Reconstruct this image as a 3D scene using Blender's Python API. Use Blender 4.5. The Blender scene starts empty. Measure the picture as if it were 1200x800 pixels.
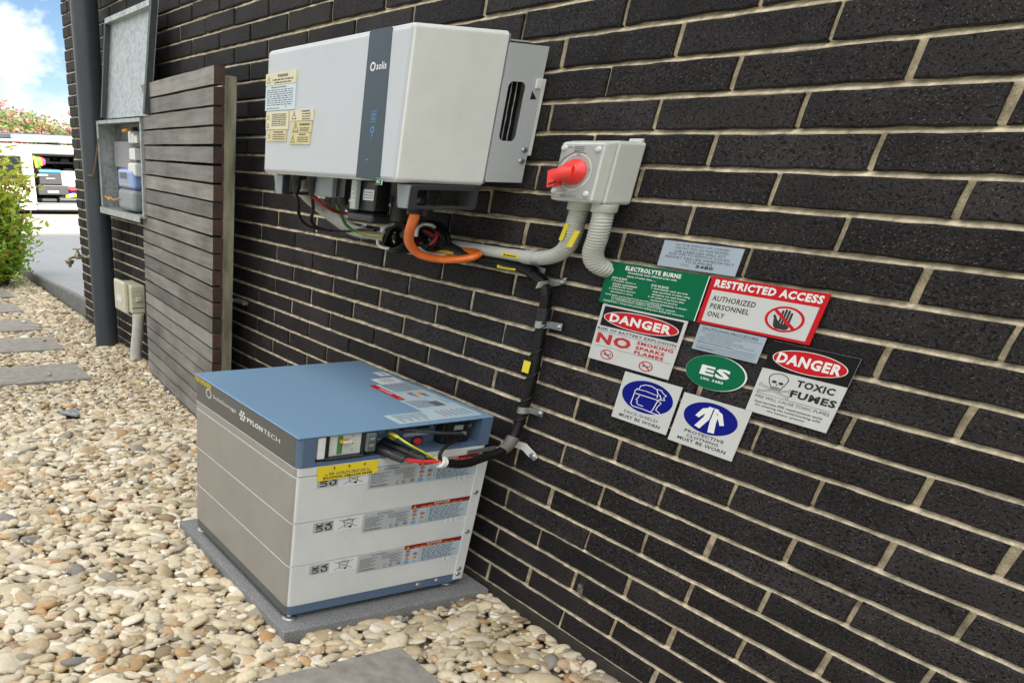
import bpy, bmesh, math, random
import numpy as np
from mathutils import Vector, Matrix

random.seed(7)
rng = np.random.default_rng(11)
SC = bpy.context.scene
COL = SC.collection

# ------------------------------------------------------------------ camera
cam_d = bpy.data.cameras.new('camera')
cam_d.sensor_width = 36.0
cam_d.lens = 26.1168
cam_d.shift_x = 0.26441
cam_d.shift_y = 0.33102
cam_d.clip_start = 0.02
cam_d.clip_end = 2000
cam_o = bpy.data.objects.new('camera', cam_d)
COL.objects.link(cam_o)
CAM = Vector((0.959192, -1.609354, 1.109415))
_r = Vector((0.41235328, 0.91054168, 0.02964156))
_d = Vector((0.53502698, -0.21570446, -0.81683396))
_f = Vector((-0.73736755, 0.35268319, -0.57611081))
m = Matrix.Identity(4)
for i in range(3):
    m[i][0] = _r[i]; m[i][1] = -_d[i]; m[i][2] = -_f[i]; m[i][3] = CAM[i]
cam_o.matrix_world = m
SC.camera = cam_o

# ------------------------------------------------------------------ light
SUN_VEC = Vector((7.6, 2.6, 4.2)).normalized()      # towards the sun, behind the house
SUN_EL = math.asin(SUN_VEC.z)
SUN_AZ = math.atan2(SUN_VEC.x, SUN_VEC.y)           # clockwise from +Y
sun = bpy.data.lights.new('sun', 'SUN')
sun.energy = 2.0
sun.angle = math.radians(0.5)
sun.color = (1.0, 0.95, 0.86)
sun_o = bpy.data.objects.new('sun', sun)
sun_o.rotation_euler = (-SUN_VEC).to_track_quat('-Z', 'Y').to_euler()
COL.objects.link(sun_o)

world = bpy.data.worlds.new('World')
SC.world = world
world.use_nodes = True
nt = world.node_tree
nt.nodes.clear()
N = nt.nodes.new
L = nt.links.new
out = N('ShaderNodeOutputWorld')
bg = N('ShaderNodeBackground'); bg.inputs['Strength'].default_value = 0.05
sky = N('ShaderNodeTexSky'); sky.sky_type = 'NISHITA'; sky.sun_disc = False
sky.sun_elevation = SUN_EL; sky.sun_rotation = SUN_AZ
sky.air_density = 0.6; sky.dust_density = 0.05; sky.ozone_density = 3.0
tc = N('ShaderNodeTexCoord')
sep = N('ShaderNodeSeparateXYZ'); L(tc.outputs['Generated'], sep.inputs[0])
def wmath(op, a, b=None):
    n = N('ShaderNodeMath'); n.operation = op
    for i, v in ((0, a), (1, b)):
        if v is None: continue
        if isinstance(v, (int, float)): n.inputs[i].default_value = v
        else: L(v, n.inputs[i])
    return n.outputs[0]
zz = wmath('ADD', wmath('MAXIMUM', sep.outputs[2], 0.0), 0.42)
cmb = N('ShaderNodeCombineXYZ')
L(wmath('ADD', wmath('DIVIDE', sep.outputs[0], zz), 7.8), cmb.inputs[0]); L(wmath('DIVIDE', sep.outputs[1], zz), cmb.inputs[1])
cn = N('ShaderNodeTexNoise'); cn.inputs['Scale'].default_value = 2.6; cn.inputs['Detail'].default_value = 9
cn.inputs['Roughness'].default_value = 0.58
L(cmb.outputs[0], cn.inputs['Vector'])
cr = N('ShaderNodeValToRGB'); cr.color_ramp.elements[0].position = 0.43; cr.color_ramp.elements[1].position = 0.56
L(cn.outputs[0], cr.inputs[0])
mx = N('ShaderNodeMix'); mx.data_type = 'RGBA'
clr = N('ShaderNodeVectorMath'); clr.operation = 'SCALE'; clr.inputs['Scale'].default_value = 0.42      # clear gaps sit well below the lit clouds
L(sky.outputs[0], clr.inputs[0])
L(cr.outputs[0], mx.inputs[0]); L(clr.outputs[0], mx.inputs[6])
# cloud luminance follows the standard overcast law, three times brighter overhead than at the horizon
sh_n = N('ShaderNodeTexNoise'); sh_n.inputs['Scale'].default_value = 4.5; sh_n.inputs['Detail'].default_value = 7; sh_n.inputs['Distortion'].default_value = 0.4
L(cmb.outputs[0], sh_n.inputs['Vector'])
law = wmath('ADD', wmath('MULTIPLY', wmath('MAXIMUM', sep.outputs[2], 0.0), 2.0), 1.0)
lum = wmath('MULTIPLY', wmath('MULTIPLY', law, 5.2), wmath('ADD', wmath('MULTIPLY', sh_n.outputs[0], 2.4), -0.2))
cvec = N('ShaderNodeVectorMath'); cvec.operation = 'SCALE'; cvec.inputs[0].default_value = (1.0, 1.0, 1.0)
L(lum, cvec.inputs['Scale']); L(cvec.outputs[0], mx.inputs[7])
L(mx.outputs[2], bg.inputs['Color']); L(bg.outputs[0], out.inputs[0])

SC.view_settings.view_transform = 'Standard'
SC.view_settings.look = 'None'
SC.view_settings.gamma = 1
SC.view_settings.exposure = 2.55
SC.view_settings.use_white_balance = True          # the phone balanced for open shade
SC.view_settings.white_balance_temperature = 6900
SC.view_settings.white_balance_tint = 8
SC.view_settings.use_curve_mapping = False
SC.cycles.max_bounces = 6

# ------------------------------------------------------------------ materials
def lin(h):
    h = h.lstrip('#')
    o = []
    for i in (0, 2, 4):
        c = int(h[i:i+2], 16) / 255
        o.append(c / 12.92 if c <= 0.04045 else ((c + 0.055) / 1.055) ** 2.4)
    return tuple(o)
MATS = {}
def mat(name, col, rough=0.5, metal=0.0, var=0.12, vscale=25, bump=0.0, bscale=200, coat=0.0, spec=0.5, stretch=(1, 1, 1), rand=0.0, sharp=0.5):
    """plain surface: base colour broken by two noises, optional fine relief"""
    if name in MATS: return MATS[name]
    if isinstance(col, str): col = lin(col)
    M = bpy.data.materials.new(name); M.use_nodes = True
    t = M.node_tree; n = t.nodes; n.clear(); l = t.links.new
    o = n.new('ShaderNodeOutputMaterial'); b = n.new('ShaderNodeBsdfPrincipled'); l(b.outputs[0], o.inputs[0])
    b.inputs['Metallic'].default_value = metal
    b.inputs['Specular IOR Level'].default_value = spec
    b.inputs['Coat Weight'].default_value = coat
    g = n.new('ShaderNodeNewGeometry')
    mp = n.new('ShaderNodeMapping'); mp.inputs['Scale'].default_value = stretch; l(g.outputs['Position'], mp.inputs[0])
    ns = n.new('ShaderNodeTexNoise'); ns.inputs['Scale'].default_value = vscale; ns.inputs['Detail'].default_value = 6; ns.inputs['Roughness'].default_value = 0.65
    l(mp.outputs[0], ns.inputs['Vector'])
    rp = n.new('ShaderNodeValToRGB')
    rp.color_ramp.elements[0].position = 0.5 - sharp/2; rp.color_ramp.elements[1].position = 0.5 + sharp/2
    rp.color_ramp.elements[0].color = (*[c * (1 - var) for c in col], 1)
    rp.color_ramp.elements[1].color = (*[min(1, c * (1 + var)) for c in col], 1)
    l(ns.outputs[0], rp.inputs[0])
    c_out = rp.outputs[0]
    if rand:
        oi = n.new('ShaderNodeObjectInfo'); hs = n.new('ShaderNodeHueSaturation')
        mr = n.new('ShaderNodeMapRange'); mr.inputs[3].default_value = 1 - rand; mr.inputs[4].default_value = 1 + rand
        l(oi.outputs['Random'], mr.inputs[0]); l(mr.outputs[0], hs.inputs['Value']); l(c_out, hs.inputs['Color']); c_out = hs.outputs[0]
    l(c_out, b.inputs['Base Color'])
    r2 = n.new('ShaderNodeMapRange'); r2.inputs[3].default_value = max(0.02, rough - 0.07); r2.inputs[4].default_value = min(1, rough + 0.07)
    l(ns.outputs[0], r2.inputs[0]); l(r2.outputs[0], b.inputs['Roughness'])
    if bump:
        n2 = n.new('ShaderNodeTexNoise'); n2.inputs['Scale'].default_value = bscale; n2.inputs['Detail'].default_value = 4
        l(mp.outputs[0], n2.inputs['Vector'])
        bp = n.new('ShaderNodeBump'); bp.inputs['Strength'].default_value = bump; bp.inputs['Distance'].default_value = 0.002
        l(n2.outputs[0], bp.inputs['Height']); l(bp.outputs[0], b.inputs['Normal'])
    MATS[name] = M
    return M

def brick_mat():
    M = bpy.data.materials.new('wire_cut_brick'); M.use_nodes = True
    t = M.node_tree; n = t.nodes; n.clear(); l = t.links.new
    o = n.new('ShaderNodeOutputMaterial'); b = n.new('ShaderNodeBsdfPrincipled'); l(b.outputs[0], o.inputs[0])
    g = n.new('ShaderNodeNewGeometry')
    oi = n.new('ShaderNodeObjectInfo'); at = n.new('ShaderNodeAttribute'); at.attribute_name = 'rnd'
    ad = n.new('ShaderNodeMath'); ad.operation = 'ADD'; l(oi.outputs['Random'], ad.inputs[0]); l(at.outputs['Fac'], ad.inputs[1])
    fr = n.new('ShaderNodeMath'); fr.operation = 'FRACT'; l(ad.outputs[0], fr.inputs[0])
    mp = n.new('ShaderNodeMapping'); mp.inputs['Scale'].default_value = (0.62, 1, 1); mp.inputs['Rotation'].default_value = (0, 0.5, 0)
    l(g.outputs['Position'], mp.inputs[0])
    # torn pits
    vo = n.new('ShaderNodeTexNoise'); vo.inputs['Scale'].default_value = 250; vo.inputs['Detail'].default_value = 4; vo.inputs['Roughness'].default_value = 0.6
    mp2 = n.new('ShaderNodeMapping'); mp2.inputs['Scale'].default_value = (0.62, 1, 1.0); mp2.inputs['Rotation'].default_value = (0, -0.7, 0)
    l(g.outputs['Position'], mp2.inputs[0]); l(mp2.outputs[0], vo.inputs['Vector'])
    pr = n.new('ShaderNodeValToRGB'); pr.color_ramp.elements[0].position = 0.385; pr.color_ramp.elements[1].position = 0.43
    l(vo.outputs[0], pr.inputs[0])
    # grit
    gr = n.new('ShaderNodeTexNoise'); gr.inputs['Scale'].default_value = 520; gr.inputs['Detail'].default_value = 3
    l(mp.outputs[0], gr.inputs['Vector'])
    # broad tone
    br = n.new('ShaderNodeTexNoise'); br.inputs['Scale'].default_value = 9; br.inputs['Detail'].default_value = 5; br.inputs['Roughness'].default_value = 0.6
    l(mp.outputs[0], br.inputs['Vector'])
    cr_ = n.new('ShaderNodeValToRGB')
    e = cr_.color_ramp.elements
    e[0].position = 0.28; e[0].color = (0.0085, 0.0072, 0.0086, 1)
    e[1].position = 0.72; e[1].color = (0.0300, 0.0252, 0.0272, 1)
    l(br.outputs[0], cr_.inputs[0])
    hs = n.new('ShaderNodeHueSaturation')
    mr = n.new('ShaderNodeMapRange'); mr.inputs[3].default_value = 0.62; mr.inputs[4].default_value = 1.5
    l(fr.outputs[0], mr.inputs[0]); l(mr.outputs[0], hs.inputs['Value']); l(cr_.outputs[0], hs.inputs['Color'])
    # speckle light grains
    sp = n.new('ShaderNodeValToRGB'); sp.color_ramp.elements[0].position = 0.61; sp.color_ramp.elements[1].position = 0.72
    l(gr.outputs[0], sp.inputs[0])
    m1 = n.new('ShaderNodeMix'); m1.data_type = 'RGBA'; l(sp.outputs[0], m1.inputs[0]); l(hs.outputs[0], m1.inputs[6]); m1.inputs[7].default_value = (0.15, 0.142, 0.140, 1)
    # smears of mortar bloom
    sm = n.new('ShaderNodeTexNoise'); sm.inputs['Scale'].default_value = 5.5; sm.inputs['Detail'].default_value = 8; sm.inputs['Roughness'].default_value = 0.75
    l(g.outputs['Position'], sm.inputs['Vector'])
    sr = n.new('ShaderNodeValToRGB'); sr.color_ramp.elements[0].position = 0.60; sr.color_ramp.elements[1].position = 0.82; sr.color_ramp.elements[1].color = (0.55, 0.55, 0.55, 1)
    l(sm.outputs[0], sr.inputs[0])
    m2 = n.new('ShaderNodeMix'); m2.data_type = 'RGBA'; l(sr.outputs[0], m2.inputs[0]); l(m1.outputs[2], m2.inputs[6]); m2.inputs[7].default_value = (0.085, 0.078, 0.072, 1)
    m3 = n.new('ShaderNodeMix'); m3.data_type = 'RGBA'; m3.blend_type = 'MULTIPLY'; m3.inputs[0].default_value = 1.0
    pl = n.new('ShaderNodeMapRange'); pl.inputs[3].default_value = 0.06; pl.inputs[4].default_value = 1.0
    l(pr.outputs[0], pl.inputs[0]); l(m2.outputs[2], m3.inputs[6]); l(pl.outputs[0], m3.inputs[7])
    l(m3.outputs[2], b.inputs['Base Color'])
    b.inputs['Roughness'].default_value = 0.62; b.inputs['Specular IOR Level'].default_value = 0.2
    h = n.new('ShaderNodeMath'); h.operation = 'MULTIPLY_ADD'; l(gr.outputs[0], h.inputs[0]); h.inputs[1].default_value = 0.45; l(pr.outputs[0], h.inputs[2])
    bp = n.new('ShaderNodeBump'); bp.inputs['Strength'].default_value = 1.0; bp.inputs['Distance'].default_value = 0.0030
    l(h.outputs[0], bp.inputs['Height']); l(bp.outputs[0], b.inputs['Normal'])
    return M

def attr_mat(name, attr, rough, bump=0.0, bscale=150, trans=0.0, var=0.2, vscale=90):
    M = bpy.data.materials.new(name); M.use_nodes = True
    t = M.node_tree; n = t.nodes; n.clear(); l = t.links.new
    o = n.new('ShaderNodeOutputMaterial'); b = n.new('ShaderNodeBsdfPrincipled'); l(b.outputs[0], o.inputs[0])
    a = n.new('ShaderNodeAttribute'); a.attribute_name = attr
    g = n.new('ShaderNodeNewGeometry')
    ns = n.new('ShaderNodeTexNoise'); ns.inputs['Scale'].default_value = vscale; ns.inputs['Detail'].default_value = 6; l(g.outputs['Position'], ns.inputs['Vector'])
    hs = n.new('ShaderNodeHueSaturation'); mr = n.new('ShaderNodeMapRange'); mr.inputs[1].default_value = 0.25; mr.inputs[2].default_value = 0.75
    mr.inputs[3].default_value = 1 - var; mr.inputs[4].default_value = 1 + var
    l(ns.outputs[0], mr.inputs[0]); l(mr.outputs[0], hs.inputs['Value']); l(a.outputs['Color'], hs.inputs['Color']); l(hs.outputs[0], b.inputs['Base Color'])
    b.inputs['Roughness'].default_value = rough
    if trans:
        b.inputs['Subsurface Weight'].default_value = 0.0
        td = n.new('ShaderNodeBsdfTranslucent'); l(hs.outputs[0], td.inputs['Color'])
        ms = n.new('ShaderNodeMixShader'); ms.inputs[0].default_value = trans; l(b.outputs[0], ms.inputs[1]); l(td.outputs[0], ms.inputs[2]); l(ms.outputs[0], o.inputs[0])
    if bump:
        n2 = n.new('ShaderNodeTexNoise'); n2.inputs['Scale'].default_value = bscale; l(g.outputs['Position'], n2.inputs['Vector'])
        bp = n.new('ShaderNodeBump'); bp.inputs['Strength'].default_value = bump; bp.inputs['Distance'].default_value = 0.003
        l(n2.outputs[0], bp.inputs['Height']); l(bp.outputs[0], b.inputs['Normal'])
    return M

def spangle(name, lo, hi, scale, rough=0.45, metal=0.55):
    M = bpy.data.materials.new(name); M.use_nodes = True
    t = M.node_tree; n = t.nodes; n.clear(); l = t.links.new
    o = n.new('ShaderNodeOutputMaterial'); b = n.new('ShaderNodeBsdfPrincipled'); l(b.outputs[0], o.inputs[0])
    g = n.new('ShaderNodeNewGeometry'); v = n.new('ShaderNodeTexVoronoi'); v.inputs['Scale'].default_value = scale
    l(g.outputs['Position'], v.inputs['Vector'])
    s = n.new('ShaderNodeSeparateColor'); l(v.outputs['Color'], s.inputs[0])
    ns = n.new('ShaderNodeTexNoise'); ns.inputs['Scale'].default_value = 14; ns.inputs['Detail'].default_value = 6; l(g.outputs['Position'], ns.inputs['Vector'])
    mm = n.new('ShaderNodeMath'); mm.operation = 'MULTIPLY_ADD'; l(s.outputs[0], mm.inputs[0]); mm.inputs[1].default_value = 0.6; l(ns.outputs[0], mm.inputs[2])
    r = n.new('ShaderNodeValToRGB'); r.color_ramp.elements[0].position = 0.35; r.color_ramp.elements[1].position = 1.05
    r.color_ramp.elements[0].color = (*lo, 1); r.color_ramp.elements[1].color = (*hi, 1)
    l(mm.outputs[0], r.inputs[0]); l(r.outputs[0], b.inputs['Base Color'])
    b.inputs['Metallic'].default_value = metal; b.inputs['Roughness'].default_value = rough
    return M

def wood_mat(name, dark, light, axis_stretch):
    M = bpy.data.materials.new(name); M.use_nodes = True
    t = M.node_tree; n = t.nodes; n.clear(); l = t.links.new
    o = n.new('ShaderNodeOutputMaterial'); b = n.new('ShaderNodeBsdfPrincipled'); l(b.outputs[0], o.inputs[0])
    g = n.new('ShaderNodeNewGeometry'); oi = n.new('ShaderNodeObjectInfo')
    mp = n.new('ShaderNodeMapping'); mp.inputs['Scale'].default_value = axis_stretch
    cb = n.new('ShaderNodeCombineXYZ'); ml = n.new('ShaderNodeMath'); ml.operation = 'MULTIPLY'; ml.inputs[1].default_value = 37; l(oi.outputs['Random'], ml.inputs[0]); l(ml.outputs[0], cb.inputs[0])
    av = n.new('ShaderNodeVectorMath'); l(g.outputs['Position'], av.inputs[0]); l(cb.outputs[0], av.inputs[1]); l(av.outputs[0], mp.inputs[0])
    a = n.new('ShaderNodeTexNoise'); a.inputs['Scale'].default_value = 1; a.inputs['Detail'].default_value = 7; a.inputs['Roughness'].default_value = 0.7; l(mp.outputs[0], a.inputs['Vector'])
    w = n.new('ShaderNodeTexNoise'); w.inputs['Scale'].default_value = 3.2; w.inputs['Detail'].default_value = 6; l(av.outputs[0], w.inputs['Vector'])
    sm = n.new('ShaderNodeMath'); sm.operation = 'ADD'; l(a.outputs[0], sm.inputs[0]); l(w.outputs[0], sm.inputs[1])
    r = n.new('ShaderNodeValToRGB'); r.color_ramp.elements[0].position = 0.36 * 2; r.color_ramp.elements[1].position = 0.64 * 2 if 0.64 * 2 < 1 else 1.0
    r.color_ramp.elements[0].position = 0.55; 
    hv = n.new('ShaderNodeMath'); hv.operation = 'MULTIPLY'; hv.inputs[1].default_value = 0.62; l(sm.outputs[0], hv.inputs[0])
    r.color_ramp.elements[0].position = 0.42; r.color_ramp.elements[1].position = 0.82
    r.color_ramp.elements[0].color = (*dark, 1); r.color_ramp.elements[1].color = (*light, 1)
    l(hv.outputs[0], r.inputs[0])
    hs = n.new('ShaderNodeHueSaturation'); mr = n.new('ShaderNodeMapRange'); mr.inputs[3].default_value = 0.68; mr.inputs[4].default_value = 1.25
    l(oi.outputs['Random'], mr.inputs[0]); l(mr.outputs[0], hs.inputs['Value']); l(r.outputs[0], hs.inputs['Color']); l(hs.outputs[0], b.inputs['Base Color'])
    b.inputs['Roughness'].default_value = 0.6
    bp = n.new('ShaderNodeBump'); bp.inputs['Strength'].default_value = 0.35; bp.inputs['Distance'].default_value = 0.002; l(a.outputs[0], bp.inputs['Height']); l(bp.outputs[0], b.inputs['Normal'])
    return M

M_BRICK = brick_mat()
M_MORTAR = mat('mortar', (0.60, 0.51, 0.37), 0.95, var=0.42, sharp=0.3, vscale=38, bump=0.9, bscale=330)
M_FOOT = mat('footing_concrete', (0.030, 0.026, 0.022), 0.95, var=0.4, vscale=25, bump=0.6)
M_PEB = attr_mat('pebble', 'Col', 0.62, bump=0.12, var=0.16, vscale=70)
M_LEAF = attr_mat('leaf', 'Col', 0.5, trans=0.45, var=0.15)
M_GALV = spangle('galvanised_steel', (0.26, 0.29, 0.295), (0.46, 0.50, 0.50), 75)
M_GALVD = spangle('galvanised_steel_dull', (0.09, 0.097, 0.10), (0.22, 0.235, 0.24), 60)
M_ALU = mat('brushed_aluminium', (0.56, 0.59, 0.61), 0.45, 0.2, var=0.05, vscale=30, stretch=(1, 1, 30))
M_WOOD = wood_mat('weathered_hardwood', (0.080, 0.069, 0.063), (0.285, 0.268, 0.252), (2.2, 30, 55))
M_END = wood_mat('hardwood_end_grain', (0.030, 0.014, 0.011), (0.085, 0.042, 0.033), (60, 60, 60))
M_WHITE = mat('cool_white_shaded', (0.50, 0.525, 0.57), 0.36, var=0.03, sharp=0.4, vscale=7, bump=0.05, bscale=900)  # cover front; darker, bluish colour stands for how light falls there
M_SIDE = mat('warm_white_lit', (0.76, 0.78, 0.755), 0.38, var=0.05, sharp=0.3, vscale=7, bump=0.05, bscale=900)  # cover sides and bracket; lightened to stand for stronger light from the right
M_GLASSY = mat('tinted_display', (0.045, 0.066, 0.088), 0.22, var=0.05, spec=0.25)
M_BLACK = mat('black_plastic', (0.012, 0.012, 0.014), 0.38, var=0.2)
M_DARK = mat('dark_grey_plastic', (0.035, 0.038, 0.046), 0.42, var=0.1)
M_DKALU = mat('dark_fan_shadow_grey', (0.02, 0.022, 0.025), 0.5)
M_GREYP = mat('grey_plastic', (0.23, 0.26, 0.28), 0.4, var=0.05)
M_ISO = mat('isolator_grey', (0.60, 0.62, 0.585), 0.42, var=0.03)
M_ISOF = mat('isolator_face_grey', (0.36, 0.375, 0.375), 0.45, var=0.03)
M_RED = mat('red_handle', (0.88, 0.05, 0.045), 0.35, var=0.05)
M_COND = mat('grey_conduit', (0.50, 0.51, 0.47), 0.5, var=0.08)
M_ORANGE = mat('orange_conduit', (0.98, 0.20, 0.03), 0.33, var=0.05, coat=0.3)
M_CABLE = mat('black_cable', (0.006, 0.006, 0.0065), 0.42, var=0.2, spec=0.3)
M_LOOM = mat('split_loom', (0.028, 0.026, 0.024), 0.45, var=0.3)
M_CRED = mat('red_cable', (0.35, 0.018, 0.022), 0.38)
M_CREDB = mat('bright_red_cable', (0.70, 0.04, 0.05), 0.38)
M_CGRN = mat('green_cable', (0.06, 0.30, 0.05), 0.4)
M_CYEL = mat('yellow_cable', (0.72, 0.62, 0.05), 0.4)
M_CWHT = mat('white_tie', (0.72, 0.73, 0.72), 0.4)
M_YEL = mat('yellow_label', (0.78, 0.62, 0.03), 0.45, var=0.04)
M_CREAM = mat('engraved_cream_label', (0.66, 0.61, 0.42), 0.4, var=0.04)
M_OCHRE = mat('engraved_ochre_label', (0.62, 0.53, 0.27), 0.4, var=0.04)
M_PALE = mat('pale_blue_label', (0.55, 0.64, 0.72), 0.4, var=0.03)
M_LABEL = mat('silver_label', (0.42, 0.45, 0.465), 0.4, var=0.04)
M_LABB = mat('light_blue_label', (0.42, 0.53, 0.60), 0.4, var=0.04)
M_PAPER = mat('white_label', (0.70, 0.72, 0.76), 0.4, var=0.03)
M_INK = mat('ink_black', (0.012, 0.012, 0.014), 0.5, var=0.0)
M_INKG = mat('ink_grey', (0.11, 0.125, 0.145), 0.5, var=0.1)
M_INKW = mat('ink_white', (0.74, 0.75, 0.75), 0.5, var=0.0)
M_INKR = mat('ink_red', (0.46, 0.012, 0.018), 0.42, var=0.04)
M_INKB = mat('ink_blue', (0.004, 0.008, 0.20), 0.5, var=0.05, spec=0.1)
M_INKLB = mat('ink_light_blue', (0.06, 0.28, 0.62), 0.4)
M_INKO = mat('ink_orange', (0.75, 0.33, 0.03), 0.4)
M_INKN = mat('ink_navy', (0.02, 0.04, 0.15), 0.4)
M_SGN_G = mat('sign_green', (0.002, 0.130, 0.058), 0.55, var=0.05, spec=0.08)
M_SGN_W = mat('sign_white', (0.55, 0.56, 0.56), 0.42, spec=0.3, var=0.035, vscale=14, bump=0.12, bscale=25)
M_SGN_B = mat('sign_ice_blue', (0.34, 0.41, 0.49), 0.42, spec=0.3, var=0.03)
M_SGN_R = mat('sign_red', (0.52, 0.004, 0.012), 0.45, spec=0.25, var=0.05)
M_SGN_K = mat('sign_black', (0.005, 0.005, 0.006), 0.5, spec=0.2, var=0.1)
M_BLUE = mat('battery_lid_sky_blue', (0.165, 0.285, 0.43), 0.40, var=0.02, vscale=5)  # lid blue lightened in the colour to stand for reflected sky
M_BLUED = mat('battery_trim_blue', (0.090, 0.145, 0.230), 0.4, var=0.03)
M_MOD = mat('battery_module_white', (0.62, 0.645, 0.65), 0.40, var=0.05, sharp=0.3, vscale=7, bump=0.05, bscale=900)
M_MODF = mat('battery_front_grey', (0.32, 0.31, 0.295), 0.36, 0.3, var=0.06, sharp=0.3, vscale=6)  # front face, greyer and darker than the module sides
M_LOGO = mat('battery_logo_band', (0.115, 0.118, 0.118), 0.34, 0.3, var=0.03)
M_SLAB = mat('grey_granite', (0.20, 0.205, 0.21), 0.8, var=0.34, sharp=0.14, vscale=260, bump=0.4, bscale=500)
M_PAVE = mat('stepping_stone_concrete', (0.255, 0.24, 0.22), 0.85, var=0.25, sharp=0.35, vscale=22, bump=0.35, bscale=260)
M_PIPE = mat('charcoal_painted_pipe', (0.040, 0.048, 0.058), 0.38, var=0.12, vscale=9)
M_CREAMP = mat('aged_cream_plastic', (0.54, 0.52, 0.40), 0.5, var=0.08)
M_BRASS = mat('aged_brass', (0.32, 0.28, 0.19), 0.45, 0.7, var=0.25)
M_RUST = mat('rusty_rod', (0.20, 0.12, 0.07), 0.8, var=0.35)
M_DRIVE = mat('driveway_concrete_shaded', (0.27, 0.285, 0.31), 0.8, var=0.10, vscale=2.2, bump=0.2)  # bluish grey carries the house's shade in the colour
M_STREET = mat('street_concrete_sunlit', (0.38, 0.36, 0.32), 0.9, var=0.08, vscale=1.5)  # paler cream stands for sunlight past the edge of the house's shade
M_KERB = mat('kerb_concrete', (0.17, 0.17, 0.165), 0.9, var=0.25, vscale=12, bump=0.4)
M_GROUND = mat('dim_outer_ground', (0.085, 0.10, 0.05), 0.95, var=0.35, vscale=3)  # unseen outer ground, colour made dark to cut bounce light
M_SOIL = mat('sandy_soil', (0.36, 0.31, 0.235), 0.95, var=0.3, vscale=30, bump=0.6)
M_VAN = mat('van_white_paint', (0.60, 0.615, 0.62), 0.22, var=0.01, coat=0.6)
M_VDK = mat('van_interior_dark', (0.03, 0.032, 0.036), 0.7)
M_VGL = mat('van_window', (0.02, 0.025, 0.03), 0.08, coat=1.0)
M_TYRE = mat('tyre', (0.016, 0.016, 0.017), 0.8)
M_BARK = mat('bark', (0.12, 0.09, 0.065), 0.9, var=0.3)
M_PLUMB = mat('weathered_white_pvc', (0.52, 0.52, 0.49), 0.55, var=0.12)
M_RENDER = mat('dark_render', (0.09, 0.085, 0.085), 0.9)
M_ROOF = mat('roof_tile', (0.06, 0.06, 0.065), 0.8)
M_CLEAR = mat('smoky_clear_plastic', (0.10, 0.12, 0.13), 0.12, coat=0.8)
M_MBLUE = mat('meter_blue', (0.20, 0.32, 0.62), 0.25, coat=0.5)
M_ZINC = mat('zinc_plate', (0.42, 0.44, 0.45), 0.36, 0.8, var=0.12)

# ------------------------------------------------------------------ mesh builder
_TXT = {}
def text_geo(s, bold, res=2):
    k = (s, bold, res)
    if k in _TXT: return _TXT[k]
    cu = bpy.data.curves.new('txt', 'FONT'); cu.body = s; cu.resolution_u = res; cu.fill_mode = 'FRONT'
    cu.offset = {0: 0.0, 1: 0.022, 2: 0.045}[int(bold)]
    if bold: cu.space_character = 1.04 + 0.05 * int(bold)
    ob = bpy.data.objects.new('txt', cu); COL.objects.link(ob)
    dg = bpy.context.evaluated_depsgraph_get()
    me = bpy.data.meshes.new_from_object(ob.evaluated_get(dg))
    v = [tuple(x.co[:2]) for x in me.vertices]; f = [tuple(p.vertices) for p in me.polygons]
    bpy.data.objects.remove(ob); bpy.data.curves.remove(cu); bpy.data.meshes.remove(me)
    xs = [a for a, _ in v]; ys = [b for _, b in v]
    g = (v, f, min(xs), max(xs), min(ys), max(ys))
    _TXT[k] = g
    return g

class Frame:
    """a flat face: origin, u (reading direction), v (up), n (outwards)"""
    def __init__(s, o, u, v): s.o = Vector(o); s.u = Vector(u).normalized(); s.v = Vector(v).normalized(); s.n = s.u.cross(s.v)
    def p(s, a, b, d=0.0): return tuple(s.o + s.u * a + s.v * b + s.n * d)

def catmull(pts, k):
    P = [Vector(p) for p in pts]
    if len(P) < 3: return P if k <= 1 else [P[0].lerp(P[1], i / k) for i in range(k + 1)]
    P = [P[0] * 2 - P[1]] + P + [P[-1] * 2 - P[-2]]
    o = []
    for i in range(1, len(P) - 2):
        a, b, c, d = P[i-1], P[i], P[i+1], P[i+2]
        for j in range(k):
            t = j / k
            o.append(0.5 * ((2 * b) + (c - a) * t + (2*a - 5*b + 4*c - d) * t*t + (3*b - a - 3*c + d) * t**3))
    o.append(P[-2])
    return o

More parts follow.
